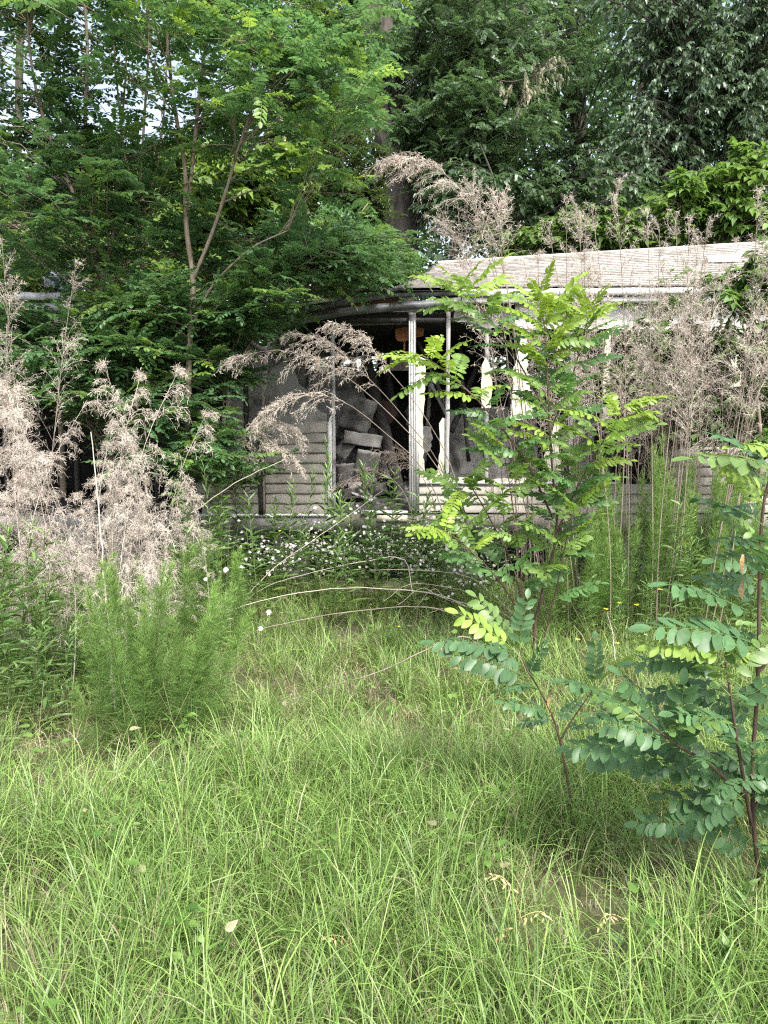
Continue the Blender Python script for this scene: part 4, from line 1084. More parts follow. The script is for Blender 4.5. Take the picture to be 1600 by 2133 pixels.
# ------------------------------------------------------------------ meadow grass
def build_grass():
    rng = RS(500)
    g = Geo()

    def half_w(Y): return 0.56 * Y + 0.9

    def bare(x, y):
        """Thinner spots of the meadow, 0..1."""
        b = 0.5 + 0.5 * np.sin(2.1 * x + 1.7 * np.sin(1.3 * y)) * np.cos(1.9 * y + 0.8 * x + 0.5)
        b2 = 0.5 + 0.5 * np.sin(5.3 * x - 2.2 * y + 1.0) * np.sin(4.1 * y + 1.6 * x)
        return np.clip((0.72 * b + 0.38 * b2 - 0.60) * 3.0, 0, 1)

    def blades(n, y0, y1, power, hmin, hmax, wmin, wmax, m, straw, lean, tuft):
        nt = n // tuft
        v = rng.rand(nt) ** power
        Yt = y0 + (y1 - y0) * v
        Xt = rng.uniform(-1, 1, nt) * half_w(Yt)
        keep = rng.rand(nt) > (0.80 if straw < 0.5 else 0.0) * bare(Xt, Yt)
        Xt, Yt = Xt[keep], Yt[keep]; nt = len(Xt)
        th = rng.uniform(0.7, 1.2, nt) * (1 - 0.35 * bare(Xt, Yt)) * np.where(Yt < 3.2, 0.92, 1.0)
        tone = np.clip(rng.normal(0.5, 0.2, nt), 0, 1)
        comb = rng.uniform(0, 2 * math.pi, nt)
        rep = lambda a: np.repeat(a, tuft)
        nn = nt * tuft
        a = rng.uniform(0, 2 * math.pi, nn)
        a = np.where(rng.rand(nn) < 0.5, rep(comb) + rng.normal(0, 0.75, nn), a)
        r0 = rng.rand(nn) ** 0.7 * 0.05
        bx = rep(Xt) + np.cos(a) * r0; by = rep(Yt) + np.sin(a) * r0
        bz = ground_z(bx, by) - 0.01
        h = rng.uniform(hmin, hmax, nn) * rep(th)
        # each blade is an arc: it leaves the tuft steeply and bends over
        s = np.linspace(0, 1, m)[None]
        el0 = np.radians(np.clip(rng.normal(80, 7, nn), 55, 90))[:, None]
        bend = np.radians(np.clip(rng.gamma(5.0, lean * 17, nn), 10, 150))[:, None]
        sm = (s[:, 1:] + s[:, :-1]) / 2
        el = el0 - bend * sm ** 1.5
        ds = h[:, None] / (m - 1)
        z0 = np.zeros((nn, 1))
        reach = np.concatenate([z0, np.cumsum(np.cos(el) * ds, 1)], 1)
        zz = np.concatenate([z0, np.cumsum(np.sin(el) * ds, 1)], 1)
        wob = rng.normal(0, 0.06, nn)[:, None] * h[:, None] * s ** 2
        dx, dy = np.cos(a)[:, None], np.sin(a)[:, None]
        P = np.stack([bx[:, None] + dx * reach - dy * wob, by[:, None] + dy * reach + dx * wob, np.maximum(bz[:, None] + zz, bz[:, None] + 0.006)], -1)
        wd = rng.uniform(wmin, wmax, nn)[:, None] * np.interp(s, [0, 0.25, 0.6, 0.85, 1], [0.75, 1.0, 0.9, 0.6, 0.08])
        tw = a + math.pi / 2 + rng.normal(0, 0.4, nn)
        side = np.stack([np.cos(tw), np.sin(tw), rng.normal(0, 0.35, nn)], -1)
        V, Q = ribbons(P, wd, nrm(side))
        is_straw = (rng.rand(nn) < straw * (1 + 3.5 * bare(bx, by))).astype(float) * rng.uniform(0.55, 1, nn)
        C = np.zeros((nn, m, 2, 4)); C[..., 3] = 1
        C[..., 0] = np.clip(rep(tone) + rng.normal(0, 0.10, nn), 0, 1)[:, None, None]
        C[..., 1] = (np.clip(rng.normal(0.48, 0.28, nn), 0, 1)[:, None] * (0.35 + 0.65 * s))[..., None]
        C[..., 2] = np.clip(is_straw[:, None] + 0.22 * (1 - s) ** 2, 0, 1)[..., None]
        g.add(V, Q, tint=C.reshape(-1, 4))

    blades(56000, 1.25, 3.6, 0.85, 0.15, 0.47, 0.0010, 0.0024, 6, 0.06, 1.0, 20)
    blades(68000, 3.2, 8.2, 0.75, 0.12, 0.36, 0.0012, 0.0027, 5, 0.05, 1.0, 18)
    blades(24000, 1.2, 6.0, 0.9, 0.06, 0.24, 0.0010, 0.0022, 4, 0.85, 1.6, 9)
    # low broad-leaved herbs between the tufts
    nc = 120
    cy = 1.5 + 5.0 * rng.rand(nc) ** 0.8; cx = rng.uniform(-1, 1, nc) * half_w(cy)
    k = 14
    a = rng.uniform(0, 6.28, (nc, k)); rr = rng.rand(nc, k) * 0.09
    P = np.stack([cx[:, None] + np.cos(a) * rr, cy[:, None] + np.sin(a) * rr, ground_z(cx, cy)[:, None] + rng.uniform(0.06, 0.30, (nc, k))], -1).reshape(-1, 3)
    d = np.stack([np.cos(a), np.sin(a), rng.uniform(-0.1, 0.5, (nc, k))], -1).reshape(-1, 3)
    inst_c(g, OVATE[0], P, frames(d, UP + rng.randn(nc * k, 3) * 0.3), rng.uniform(0.025, 0.055, nc * k), np.clip(rng.normal(0.45, 0.15, nc * k), 0, 1), np.clip(rng.normal(0.15, 0.1, nc * k), 0, 1), dead=(rng.rand(nc * k) < 0.08) * 0.8)
    # scattered thin brown stems from last year
    n = 900
    Y = 1.4 + 5.6 * rng.rand(n) ** 0.8; X = rng.uniform(-1, 1, n) * half_w(Y); H = rng.uniform(0.15, 0.5, n)
    a = rng.uniform(0, 6.28, n); le = rng.uniform(0.05, 0.5, n)
    s = np.linspace(0, 1, 4)[None]
    P = np.stack([X[:, None] + np.cos(a)[:, None] * (H * le)[:, None] * s, Y[:, None] + np.sin(a)[:, None] * (H * le)[:, None] * s, ground_z(X, Y)[:, None] + H[:, None] * s * (1 - 0.1 * s)], -1)
    V, Q = tubes(P, np.full((n, 4), 0.0013), 3)
    g.add(V, Q, tint=[0.25, 0, 0.75, 1])
    o = link('meadow_grass', g.mesh('meadow_grass', [M['grass']], smooth=False))
    tag(o, 'long arching green grass mixed with straw covering the whole yard', 'grass', kind='stuff')


build_grass()

# ------------------------------------------------------------------ feathery green weeds (thread-leaved)
def feathery_mesh(seed, H, lush=1.0):
    rng = RS(seed)
    m = 8
    s = np.linspace(0, 1, m)
    bend = rng.normal(0, 0.05, 2)
    stem = np.stack([bend[0] * s ** 2 * H, bend[1] * s ** 2 * H, s * H], -1)
    gs = Geo(); V, Q = tubes(stem[None], np.linspace(0.0045, 0.0015, m)[None], 4); gs.add(V, Q, tint=[0.45, 0.1, 0.25, 1])
    gf = Geo()
    nn = int(78 * H * lush); k = 16
    u = np.sort(rng.uniform(0.06, 1.0, nn)) ** 0.8
    P0 = np.stack([np.interp(u, s, stem[:, i]) for i in range(3)], -1)
    a0 = np.arange(nn) * 2.4 + rng.uniform(-.4, .4, nn)
    a = a0[:, None] + rng.normal(0, 0.55, (nn, k))
    Lb = (0.092 * (1 - 0.6 * u ** 2) * np.clip(u * 5, 0.4, 1))[:, None] * rng.uniform(0.35, 1.3, (nn, k))
    el = np.radians(14 + 52 * u ** 3)[:, None] + rng.normal(0, 0.36, (nn, k))
    d = np.stack([np.cos(a) * np.cos(el), np.sin(a) * np.cos(el), np.sin(el)], -1)
    off = rng.rand(nn, k)[..., None] * 0.4 * Lb[..., None] * np.stack([np.cos(a0), np.sin(a0), 0.6 + 0 * a0], -1)[:, None]
    P0 = (P0[:, None] + off).reshape(-1, 3); d = d.reshape(-1, 3); Lb = Lb.reshape(-1)
    t = np.linspace(0, 1, 3)[None, :, None]
    P = P0[:, None] + d[:, None] * Lb[:, None, None] * t + UP * (0.22 * Lb[:, None, None] * t ** 2)
    side = nrm(np.cross(d, rng.randn(len(d), 3)))
    V, Q = ribbons(P, np.full((len(d), 3), 0.00085) * np.array([1, .9, .3]), side)
    uu = np.repeat(u, k)
    C = np.zeros((len(d), 6, 4)); C[..., 3] = 1
    C[..., 0] = np.clip(rng.normal(0.5, 0.16, len(d)), 0, 1)[:, None]
    C[..., 1] = np.clip(0.12 + 0.75 * uu ** 3 + rng.normal(0, 0.08, len(d)), 0, 1)[:, None]
    C[..., 2] = np.clip(0.6 - uu * 1.9, 0, 0.55)[:, None] * (rng.rand(len(d)) < 0.6)[:, None]
    gf.add(V, Q, tint=C.reshape(-1, 4))
    return gs.mesh('stem', [M['fennel']]), gf.mesh('feathery_leaves', [M['fennel']], smooth=False)


FEATHER = [feathery_mesh(600 + i, 1.0) for i in range(6)]


def rot_matrix(loc, yaw, tilt=0.0, tdir=0.0, sc=1.0, scz=None):
    Rz = Matrix.Rotation(yaw, 4, 'Z')
    ax = Vector((math.cos(tdir), math.sin(tdir), 0))
    Rt = Matrix.Rotation(tilt, 4, ax)
    S = Matrix.Diagonal((sc, sc, scz or sc, 1))
    return Matrix.Translation(Vector(loc)) @ Rt @ Rz @ S


def feathery_clump(label, px, Y, width_px, depth, n, hmin, hmax, seed, group='feathery green weed clumps', tilt=0.08, fan=0.0):
    rng = RS(seed)
    c = at(px, 1300, Y); c[2] = float(ground_z(c[0], Y))
    root = empty('feathery_weed', c, label, 'weed', group)
    wx = width_px * Y / FPX / 2
    for i in range(n):
        x, y = rng.uniform(-1, 1) * wx, rng.uniform(-1, 1) * depth
        z = float(ground_z(c[0] + x, c[1] + y)) - c[2] - 0.02
        H = rng.uniform(hmin, hmax) * (1 - 0.25 * (abs(x) / wx) ** 2)
        ms, mf = FEATHER[rng.randint(6)]
        td, ti = rng.uniform(0, 6.28), rng.normal(0, tilt)
        if fan: td, ti = math.pi / 2 + rng.normal(0, 0.3), fan * x / wx + rng.normal(0, tilt * 0.6)
        st = link('stem', ms, root, matrix=rot_matrix((x, y, z), rng.uniform(0, 6.28), ti, td, min(H, 1.0) ** 0.5 * 1.05, H))
        link('feathery_leaves', mf, st)['kind'] = 'stuff'
    return root


feathery_clump('bright feathery green weed clump standing alone in the grass on the left', 325, 3.95, 215, 0.30, 30, 0.55, 1.12, 1, tilt=0.14, fan=0.16)
feathery_clump('small feathery weed clump between the grass and the dry plumes', 250, 4.9, 200, 0.25, 16, 0.7, 0.95, 2)
feathery_clump('feathery weed clump behind the lone one, below the dark siding', 440, 6.0, 170, 0.3, 16, 0.75, 1.0, 3)
feathery_clump('pale yellow-green feathery weed clump under the mid-yard locust sapling', 1195, 6.1, 170, 0.25, 18, 0.6, 1.1, 4, tilt=0.12)
feathery_clump('tall dark feathery weed clump among the brown stalks right of the sapling', 1330, 6.4, 190, 0.3, 46, 0.8, 1.75, 5, tilt=0.1, fan=0.12)
feathery_clump('feathery weed clump rising to the wall just left of the right-edge sapling', 1480, 6.5, 190, 0.3, 40, 0.7, 1.6, 6, tilt=0.1, fan=0.1)
feathery_clump('feathery weed clump at the left edge among willow-leaved weeds', 30, 5.2, 170, 0.3, 14, 0.7, 1.0, 7)

# ------------------------------------------------------------------ dry plumes (last year's stalks)
def plume_mesh(seed, path, plume_from=0.35, nb=40, blen=0.42, droop=0.8, ntw=13, nter=5, width=0.0013, r0=0.006, one_side=None, fluff=1.0, blen_top=0.3):
    rng = RS(seed)
    P = smooth_line(path, 18)
    H = np.linalg.norm(np.diff(P, axis=0), axis=1).sum()
    gs = Geo(); V, Q = tubes(P[None], np.linspace(r0, r0 * 0.3, 18)[None], 5); gs.add(V, Q, tint=[0.4, 0, 0, 1])
    gf = Geo(); s = np.linspace(0, 1, 18)
    u = np.sort(plume_from + (0.995 - plume_from) * rng.rand(nb) ** 0.85)
    B = np.stack([np.interp(u, s, P[:, i]) for i in range(3)], -1)
    tan = nrm(np.stack([np.interp(np.minimum(u + .03, 1), s, P[:, i]) - np.interp(u - .03, s, P[:, i]) for i in range(3)], -1))
    rel = (u - plume_from) / (1 - plume_from)
    L = blen * (1 - (1 - blen_top) * rel) * np.clip(rel * 6 + 0.5, 0, 1) * rng.uniform(0.55, 1.2, nb)
    rnd = nrm(rng.randn(nb, 3)); rnd = nrm(rnd - tan * (rnd * tan).sum(1, keepdims=True))
    if one_side is not None: rnd = nrm(rnd + np.asarray(one_side))
    d = nrm(tan * 0.95 + rnd * (0.80 - 0.50 * rel)[:, None])
    m = 6; t = np.linspace(0, 1, m)[None, :, None]
    BP = B[:, None] + d[:, None] * L[:, None, None] * t - UP * (droop * 0.55 * L[:, None, None] * t ** 2.2)
    V, Q = tubes(BP, np.full((nb, 1), width * 1.1) * np.linspace(1.2, 0.6, m)[None], 3); gf.add(V, Q, tint=[0.5, 0, 0, 1])
    # second order
    tt = 0.15 + 0.85 * rng.rand(nb, ntw)
    sg = np.clip((tt * (m - 1)).astype(int), 0, m - 2); f = (tt * (m - 1) - sg)[..., None]
    bi = np.arange(nb)[:, None]
    P2 = BP[bi, sg] * (1 - f) + BP[bi, sg + 1] * f; d2 = nrm(BP[bi, sg + 1] - BP[bi, sg])
    d2 = nrm(d2 * 0.9 + rng.randn(nb, ntw, 3) * 0.55)
    L2 = (0.30 * L[:, None] * (1.1 - 0.6 * tt) * rng.uniform(0.5, 1.3, tt.shape)).reshape(-1)
    P2 = P2.reshape(-1, 3); d2 = d2.reshape(-1, 3); n2 = len(P2)
    t3 = np.linspace(0, 1, 4)[None, :, None]
    TP = P2[:, None] + d2[:, None] * L2[:, None, None] * t3 - UP * (droop * 0.5 * L2[:, None, None] * t3 ** 2)
    V, Q = ribbons(TP, np.full((n2, 1), width * 0.8) * np.array([[1, 1, .9, .6]]), nrm(np.cross(d2, rng.randn(n2, 3))))
    gf.add(V, Q, tint=np.repeat(np.stack([np.clip(rng.normal(.55, .2, n2), 0, 1), 0 * L2, 0 * L2, 1 + 0 * L2], -1), 8, 0))
    # third order: tiny seed stalks
    if nter:
        t4 = rng.rand(n2, nter); sg = np.clip((t4 * 3).astype(int), 0, 2); f = (t4 * 3 - sg)[..., None]; wi = np.arange(n2)[:, None]
        P3 = (TP[wi, sg] * (1 - f) + TP[wi, sg + 1] * f).reshape(-1, 3)
        d3 = nrm(np.repeat(d2, nter, 0) * 0.6 + rng.randn(n2 * nter, 3) * 0.7 - UP * 0.35 * droop)
        L3 = rng.uniform(0.010, 0.032, len(P3)) * fluff
        t5 = np.linspace(0, 1, 2)[None, :, None]
        V, Q = ribbons(P3[:, None] + d3[:, None] * L3[:, None, None] * t5, np.full((len(P3), 2), width * 0.85), nrm(np.cross(d3, rng.randn(len(P3), 3))))
        gf.add(V, Q, tint=np.repeat(np.stack([np.clip(rng.normal(.62, .22, len(P3)), 0, 1), 0 * L3, 0 * L3, 1 + 0 * L3], -1), 4, 0))
    return gs, gf


def plume_variant(seed, stalk_mat, twig_mat, **kw):
    gs, gf = plume_mesh(seed, **kw)
    return gs.mesh('stalk', [stalk_mat]), gf.mesh('dry_twigs', [twig_mat], smooth=False)


def upright(seed, H, bend):
    r = RS(seed)
    a = r.uniform(0, 6.28)
    s = np.linspace(0, 1, 6)
    return np.stack([bend * H * s ** 2.4 + 0.015 * H * np.sin(5 * s + a), 0.03 * H * np.sin(3 * s + a) * s, H * s * (1 - 0.25 * bend * s)], -1)


# soft, full, pale heads
SOFT = [plume_variant(700 + i, M['straw'], M['straw'], path=upright(700 + i, 2.0, 0.10 + 0.05 * i), plume_from=0.20, nb=40, blen=0.46, droop=1.2, ntw=14, nter=5, width=0.0009, r0=0.004, blen_top=0.45) for i in range(5)]
# tall brown stalks with sparse pale heads
TALL = [plume_variant(720 + i, M['straw_dark'], M['straw'], path=upright(720 + i, 3.0, 0.03 + 0.02 * i), plume_from=0.52, nb=32, blen=0.42, droop=0.5, ntw=11, nter=3, width=0.0009, r0=0.0055, blen_top=0.35) for i in range(5)]
BARE = [plume_variant(740 + i, M['straw_dark'], M['straw_dark'], path=upright(740 + i, 2.2, 0.05 + 0.03 * i), plume_from=0.30, nb=26, blen=0.40, droop=0.1, ntw=7, nter=2, width=0.0010, r0=0.005, blen_top=0.3) for i in range(4)]


def dry_clump(label, px, Y, width_px, depth, n, variants, Hvar, hmin, hmax, seed, tilt=0.10, lean=None, group='dry weed clumps', spread=0.0):
    rng = RS(seed)
    c = at(px, 1300, Y); c[2] = float(ground_z(c[0], Y))
    root = empty('dry_weed', c, label, 'weed', group)
    wx = width_px * Y / FPX / 2
    for i in range(n):
        x, y = rng.uniform(-1, 1) * wx, rng.uniform(-1, 1) * depth
        H = rng.uniform(hmin, hmax); sc = H / Hvar
        ms, mf = variants[rng.randint(len(variants))]
        z = float(ground_z(c[0] + x, c[1] + y)) - c[2] - 0.02
        yaw = rng.uniform(0, 6.28); ti = rng.normal(0, tilt); td = rng.uniform(0, 6.28)
        if lean is not None:
            yaw = lean + rng.normal(0, 0.7)
        if spread:                                   # fan out from the middle
            td = math.pi / 2; ti = spread * x / wx + rng.normal(0, tilt * 0.5)
            m_ = rot_matrix((x, y, z), yaw, ti, td, sc)
        else:
            m_ = rot_matrix((x, y, z), yaw, ti, td, sc)
        st = link('stalk', ms, root, matrix=m_)
        link('dry_twigs', mf, st)['kind'] = 'stuff'
    return root


dry_clump('big pale dry weed clump with soft drooping heads on the left', 185, 5.1, 220, 0.45, 27, SOFT, 2.0, 1.25, 2.3, 31, tilt=0.08, spread=0.13)
dry_clump('lower dry weed clump between the big pale one and the dark siding', 385, 5.9, 170, 0.3, 8, SOFT, 2.0, 1.1, 1.5, 32, tilt=0.12)
dry_clump('two tall thin dry stalks at the left edge reaching past the eave', 62, 5.6, 70, 0.15, 3, TALL, 3.0, 2.7, 3.1, 33, tilt=0.04)
dry_clump('dry weed clump leaning in from the left edge', -90, 4.7, 100, 0.3, 3, SOFT, 2.0, 1.4, 1.75, 34, tilt=0.1, lean=0.3)
dry_clump('dense stand of tall brown dry stalks in front of the right wall', 1295, 6.45, 340, 0.4, 46, TALL, 3.0, 2.7, 3.75, 35, tilt=0.06, spread=0.13)
dry_clump('grey-brown twiggy dry clump at the right edge of the wall', 1500, 6.7, 240, 0.4, 20, BARE, 2.2, 1.9, 2.6, 36, tilt=0.10, spread=0.15)
dry_clump('bunch of bare brown stalks bending behind the mid-yard sapling', 1150, 6.8, 220, 0.3, 16, BARE, 2.2, 1.5, 2.2, 37, tilt=0.12)


def path_plume(label, Y, paths, mats, group='single dry plumes', **kw):
    """Dry stalks that follow paths of their own: list of pixel paths at distance Y (with depth offsets)."""
    p0 = at(paths[0][0][0], paths[0][0][1], Y); p0[2] = float(ground_z(p0[0], p0[1]))
    root = empty('dry_weed', p0, label, 'weed', group)
    for i, pth in enumerate(paths):
        P = np.array([at(a, b, Y + (c[0] if c else 0)) for a, b, *c in pth]) 
        if i == 0 or P[0][2] < 0.5: P[0][2] = float(ground_z(P[0][0], P[0][1])) - 0.02
        gs, gf = plume_mesh(800 + int(pth[0][0]) + i, P - p0, **kw)
        st = link('stalk', gs.mesh('stalk', [mats[0]]), root)
        link('dry_twigs', gf.mesh('dry_twigs', [mats[1]], smooth=False), st)['kind'] = 'stuff'
    return root


path_plume('brown dry plume arching far above the roof line, left of the tall stalks', 6.3,
           [[(1112, 1330), (1092, 900), (1062, 640), (1030, 500), (965, 400), (890, 338), (826, 330)]],
           (M['straw_dark'], M['straw']), plume_from=0.62, nb=46, blen=0.40, droop=0.9, ntw=15, nter=5, width=0.0014, blen_top=0.55, one_side=(-0.6, 0, -0.2))
path_plume('fan of dry twigs standing above the shingles beside the arching plume', 6.5,
           [[(1080, 1300), (1070, 900), (1040, 620), (1000, 480), (985, 400)], [(1120, 1300), (1100, 900), (1060, 620), (1040, 500), (1040, 420)], [(1060, 1300), (1040, 900), (1010, 640), (960, 520), (930, 470)]],
           (M['straw_dark'], M['straw']), plume_from=0.60, nb=34, blen=0.42, droop=0.35, ntw=11, nter=4, width=0.0013, blen_top=0.5)
path_plume('dry plume leaning left right across the doorway', 7.1,
           [[(1010, 1230), (930, 1010), (830, 880), (700, 770), (590, 730), (480, 745)], [(1000, 1230), (930, 1000), (850, 880), (770, 790), (690, 720), (610, 690)], [(1020, 1235), (950, 1000), (880, 860), (800, 760), (755, 700), (700, 672)], [(990, 1240), (900, 1010), (800, 900), (700, 830), (600, 830), (540, 870)]],
           (M['straw_dark'], M['straw']), plume_from=0.55, nb=32, blen=0.36, droop=0.9, ntw=13, nter=5, width=0.0014, blen_top=0.5, one_side=(-0.5, 0, 0.0))
path_plume('dry plume drooping over the taupe siding left of the doorway', 7.3,
           [[(455, 1235), (450, 1060), (470, 960), (520, 900), (590, 880), (620, 910)], [(470, 1235), (480, 1080), (500, 980), (560, 930), (610, 950)]],
           (M['straw_dark'], M['straw']), plume_from=0.45, nb=34, blen=0.34, droop=1.0, ntw=13, nter=5, width=0.0014, blen_top=0.5)
path_plume('low dry plume lying across the doorway rubble', 7.6,
           [[(870, 1230), (860, 1080), (820, 1000), (760, 985), (710, 1010)], [(940, 1230), (905, 1050), (850, 960), (790, 940)]],
           (M['straw_dark'], M['straw_dark']), plume_from=0.45, nb=24, blen=0.32, droop=0.8, ntw=9, nter=3, width=0.0012, blen_top=0.5)

# ------------------------------------------------------------------ locust saplings with leaves as objects
AGES = (0.03, 0.36, 0.80)


def sapling_leaf_meshes(shapes, mat):
    res = []
    for V, Q, C in shapes:
        row = []
        for ag in AGES:
            g = Geo(); T = C.copy(); T[:, 1] = np.clip(T[:, 1] * 0.4 + ag, 0, 1)
            g.add(V, Q, tint=T); row.append(g.mesh('leaf', [mat], smooth=True))
        res.append(row)
    return res


MID_SHAPES = [pinnate(k, _r, fine=True, ll=0.175, lw=0.046, arch=a) for k, a in ((8, 0.2), (9, 0.34), (10, 0.28), (9, 0.12))]
FINE_LEAF = sapling_leaf_meshes(LOCUST_FINE, M['locust_near'])
MID_LEAF = sapling_leaf_meshes(MID_SHAPES, M['locust_mid'])


def leaf_at(root, base, tip, age, rng, roll=0.25, org=None, kind=None):
    d = tip - base; L = np.linalg.norm(d)
    up = UP + np.array([rng.normal(0, roll), -0.45 + rng.normal(0, roll), 0])
    R = frames(d[None], up[None])[0]
    mt = Matrix([[R[0][0], R[0][1], R[0][2], base[0] - org[0]], [R[1][0], R[1][1], R[1][2], base[1] - org[1]], [R[2][0], R[2][1], R[2][2], base[2] - org[2]], [0, 0, 0, 1]])
    mt = mt @ Matrix.Diagonal((L * 1.0, L * rng.uniform(0.92, 1.08), L, 1))
    return link('leaf', kind[rng.randint(len(kind))][age], root, matrix=mt)


def sapling(label, Y, stems, leaves, auto, seed, group='locust saplings in the yard', leaf_len=0.26, kind=FINE_LEAF):
    """stems: (pixel path with depth offsets, r0, r1, from ground?). leaves: explicit (base px, tip px, depth, age).
    auto: (stem index, count, t0, age at tip)."""
    rng = RS(seed)
    P0 = np.array([at(a, b, Y + (c[0] if c else 0)) for a, b, *c in stems[0][0]])
    org = P0[0].copy(); org[2] = float(ground_z(org[0], org[1]))
    root = empty('locust_sapling', org, label, 'sapling', group)
    SP = []
    for i, (pth, r0, r1, gr) in enumerate(stems):
        P = np.array([at(a, b, Y + (c[0] if c else 0)) for a, b, *c in pth])
        if gr:
            gp = P[0].copy(); gp[2] = float(ground_z(gp[0], gp[1])) - 0.03
            if P[0][2] - gp[2] > 0.05: P = np.vstack([gp, P])
            else: P[0] = gp
        P = smooth_line(P, 16)
        SP.append(P)
        g = Geo(); V, Q = tubes(P[None], np.linspace(r0, r1, 16)[None], 7); g.add(V, Q)
        o = link('stem' if i == 0 else 'branch', g.mesh('stem' if i == 0 else 'branch', [M['stem']], origin=org), root)
    for (bx, by), (tx, ty), dy, age in leaves:
        a = at(bx, by, Y + dy); b = at(tx, ty, Y + dy + rng.uniform(-0.12, 0.08))
        leaf_at(root, a, b, age, rng, org=org, kind=kind)
    for si, cnt, t0, agetip in auto:
        P = SP[si]
        for k in range(cnt):
            t = t0 + (1 - t0) * (k + 0.5 * rng.rand()) / cnt
            i = min(int(t * 15), 14); f = t * 15 - i
            p = P[i] * (1 - f) + P[i + 1] * f; dr = nrm(P[i + 1] - P[i])
            ang = k * 2.4 + rng.uniform(-0.5, 0.5)
            sd = np.array([math.cos(ang), math.sin(ang) * 0.8, 0.0])
            d = nrm(sd * 1.0 + dr * (0.25 + 0.45 * t) + UP * rng.uniform(-0.10, 0.22))
            L = leaf_len * rng.uniform(0.75, 1.15) * (1.0 - 0.25 * max(0, t - 0.85) / 0.15)
            age = (0 if t < 0.72 else (1 if t < 0.88 else agetip)) if kind is FINE_LEAF else (0 if t < 0.5 else (1 if t < 0.76 else agetip))
            if rng.rand() < 0.12: age = min(2, age + 1)
            leaf_at(root, p, p + d * L, age, rng, org=org, kind=kind)
    return root, org, SP


# the mid-yard sapling
sapling('many-stemmed locust sapling with yellow-green tips in front of the right wall', 5.3,
        [([(1112, 1370), (1118, 1280), (1160, 1110), (1150, 980), (1142, 820), (1135, 690), (1122, 610)], 0.013, 0.004, True),
         ([(1160, 1110), (1200, 1020, -.1), (1250, 930, -.2), (1300, 850, -.3)], 0.008, 0.003, False),
         ([(1152, 1080), (1095, 960, -.1), (1010, 850, -.2), (930, 775, -.25), (880, 740, -.3)], 0.008, 0.003, False),
         ([(1145, 900), (1190, 790, .1), (1215, 700, .1), (1225, 660, .1)], 0.006, 0.003, False),
         ([(1105, 1370), (1075, 1200, .1), (1020, 1080, .1), (970, 1010, .1), (930, 1090, 0)], 0.008, 0.003, True),
         ([(1140, 860), (1060, 720, .2), (1000, 640, .2), (955, 590, .2)], 0.006, 0.003, False),
         ([(1128, 1360), (1165, 1200, -.15), (1190, 1080, -.2), (1210, 1040, -.2)], 0.007, 0.003, True),
         ([(1100, 1370), (1080, 1150, -.1), (1060, 1000, -.1), (1040, 900, -.1)], 0.007, 0.003, True),
         ([(1120, 1340), (1040, 1210, -.3), (960, 1130, -.3), (915, 1100, -.3)], 0.006, 0.003, False)],
        [((1135, 690), (1210, 570), 0, 2), ((1122, 610), (1045, 600), 0, 2), ((955, 590), (860, 572), .2, 2), ((955, 590), (985, 560), .2, 2), ((1000, 640), (880, 625), .2, 1), ((1225, 660), (1270, 650), .1, 2), ((1225, 660), (1185, 620), .1, 2),
         ((880, 740), (785, 765), -.3, 2), ((890, 745), (930, 735), -.3, 2), ((1300, 850), (1395, 820), -.3, 2), ((1300, 850), (1385, 860), -.3, 2), ((1290, 860), (1260, 820), -.3, 2), ((930, 775), (820, 800), -.25, 1), ((1135, 700), (1020, 680), 0, 1), ((1140, 720), (1250, 690), 0, 1)],
        [(0, 54, 0.38, 2), (1, 22, 0.2, 2), (2, 26, 0.15, 2), (3, 24, 0.1, 2), (4, 14, 0.40, 1), (5, 22, 0.15, 2), (6, 12, 0.40, 1), (7, 18, 0.40, 1), (8, 10, 0.35, 2)],
        41, leaf_len=0.34, kind=MID_LEAF)

# small one in the middle of the grass
sp2, org2, _ = sapling('small thin locust sapling standing in the open grass', 3.0,
        [([(1192, 1690), (1170, 1560), (1150, 1490), (1120, 1430), (1095, 1390), (1082, 1350)], 0.006, 0.0025, True),
         ([(1166, 1545), (1195, 1495), (1240, 1430)], 0.004, 0.002, False)],
        [((1079, 1362), (917, 1303), 0, 0), ((1070, 1350), (957, 1268), .05, 2), ((1075, 1345), (992, 1233), .1, 1), ((1084, 1353), (1097, 1242), .05, 0), ((1097, 1406), (957, 1349), -.05, 0), ((1106, 1414), (1119, 1345), .1, 0), ((1145, 1489), (1066, 1445), 0, 0),
         ((1162, 1506), (1206, 1454), 0, 0), ((1120, 1430), (1040, 1420), .1, 0), ((1150, 1490), (1085, 1500), .1, 0), ((1110, 1410), (1150, 1400), -.05, 1), ((1240, 1430), (1245, 1333), .05, 0), ((1242, 1432), (1300, 1357), .0, 2), ((1235, 1440), (1175, 1408), -.05, 0), ((1225, 1455), (1262, 1470), -.05, 0), ((1180, 1520), (1235, 1500), .05, 0)],
        [], 42)

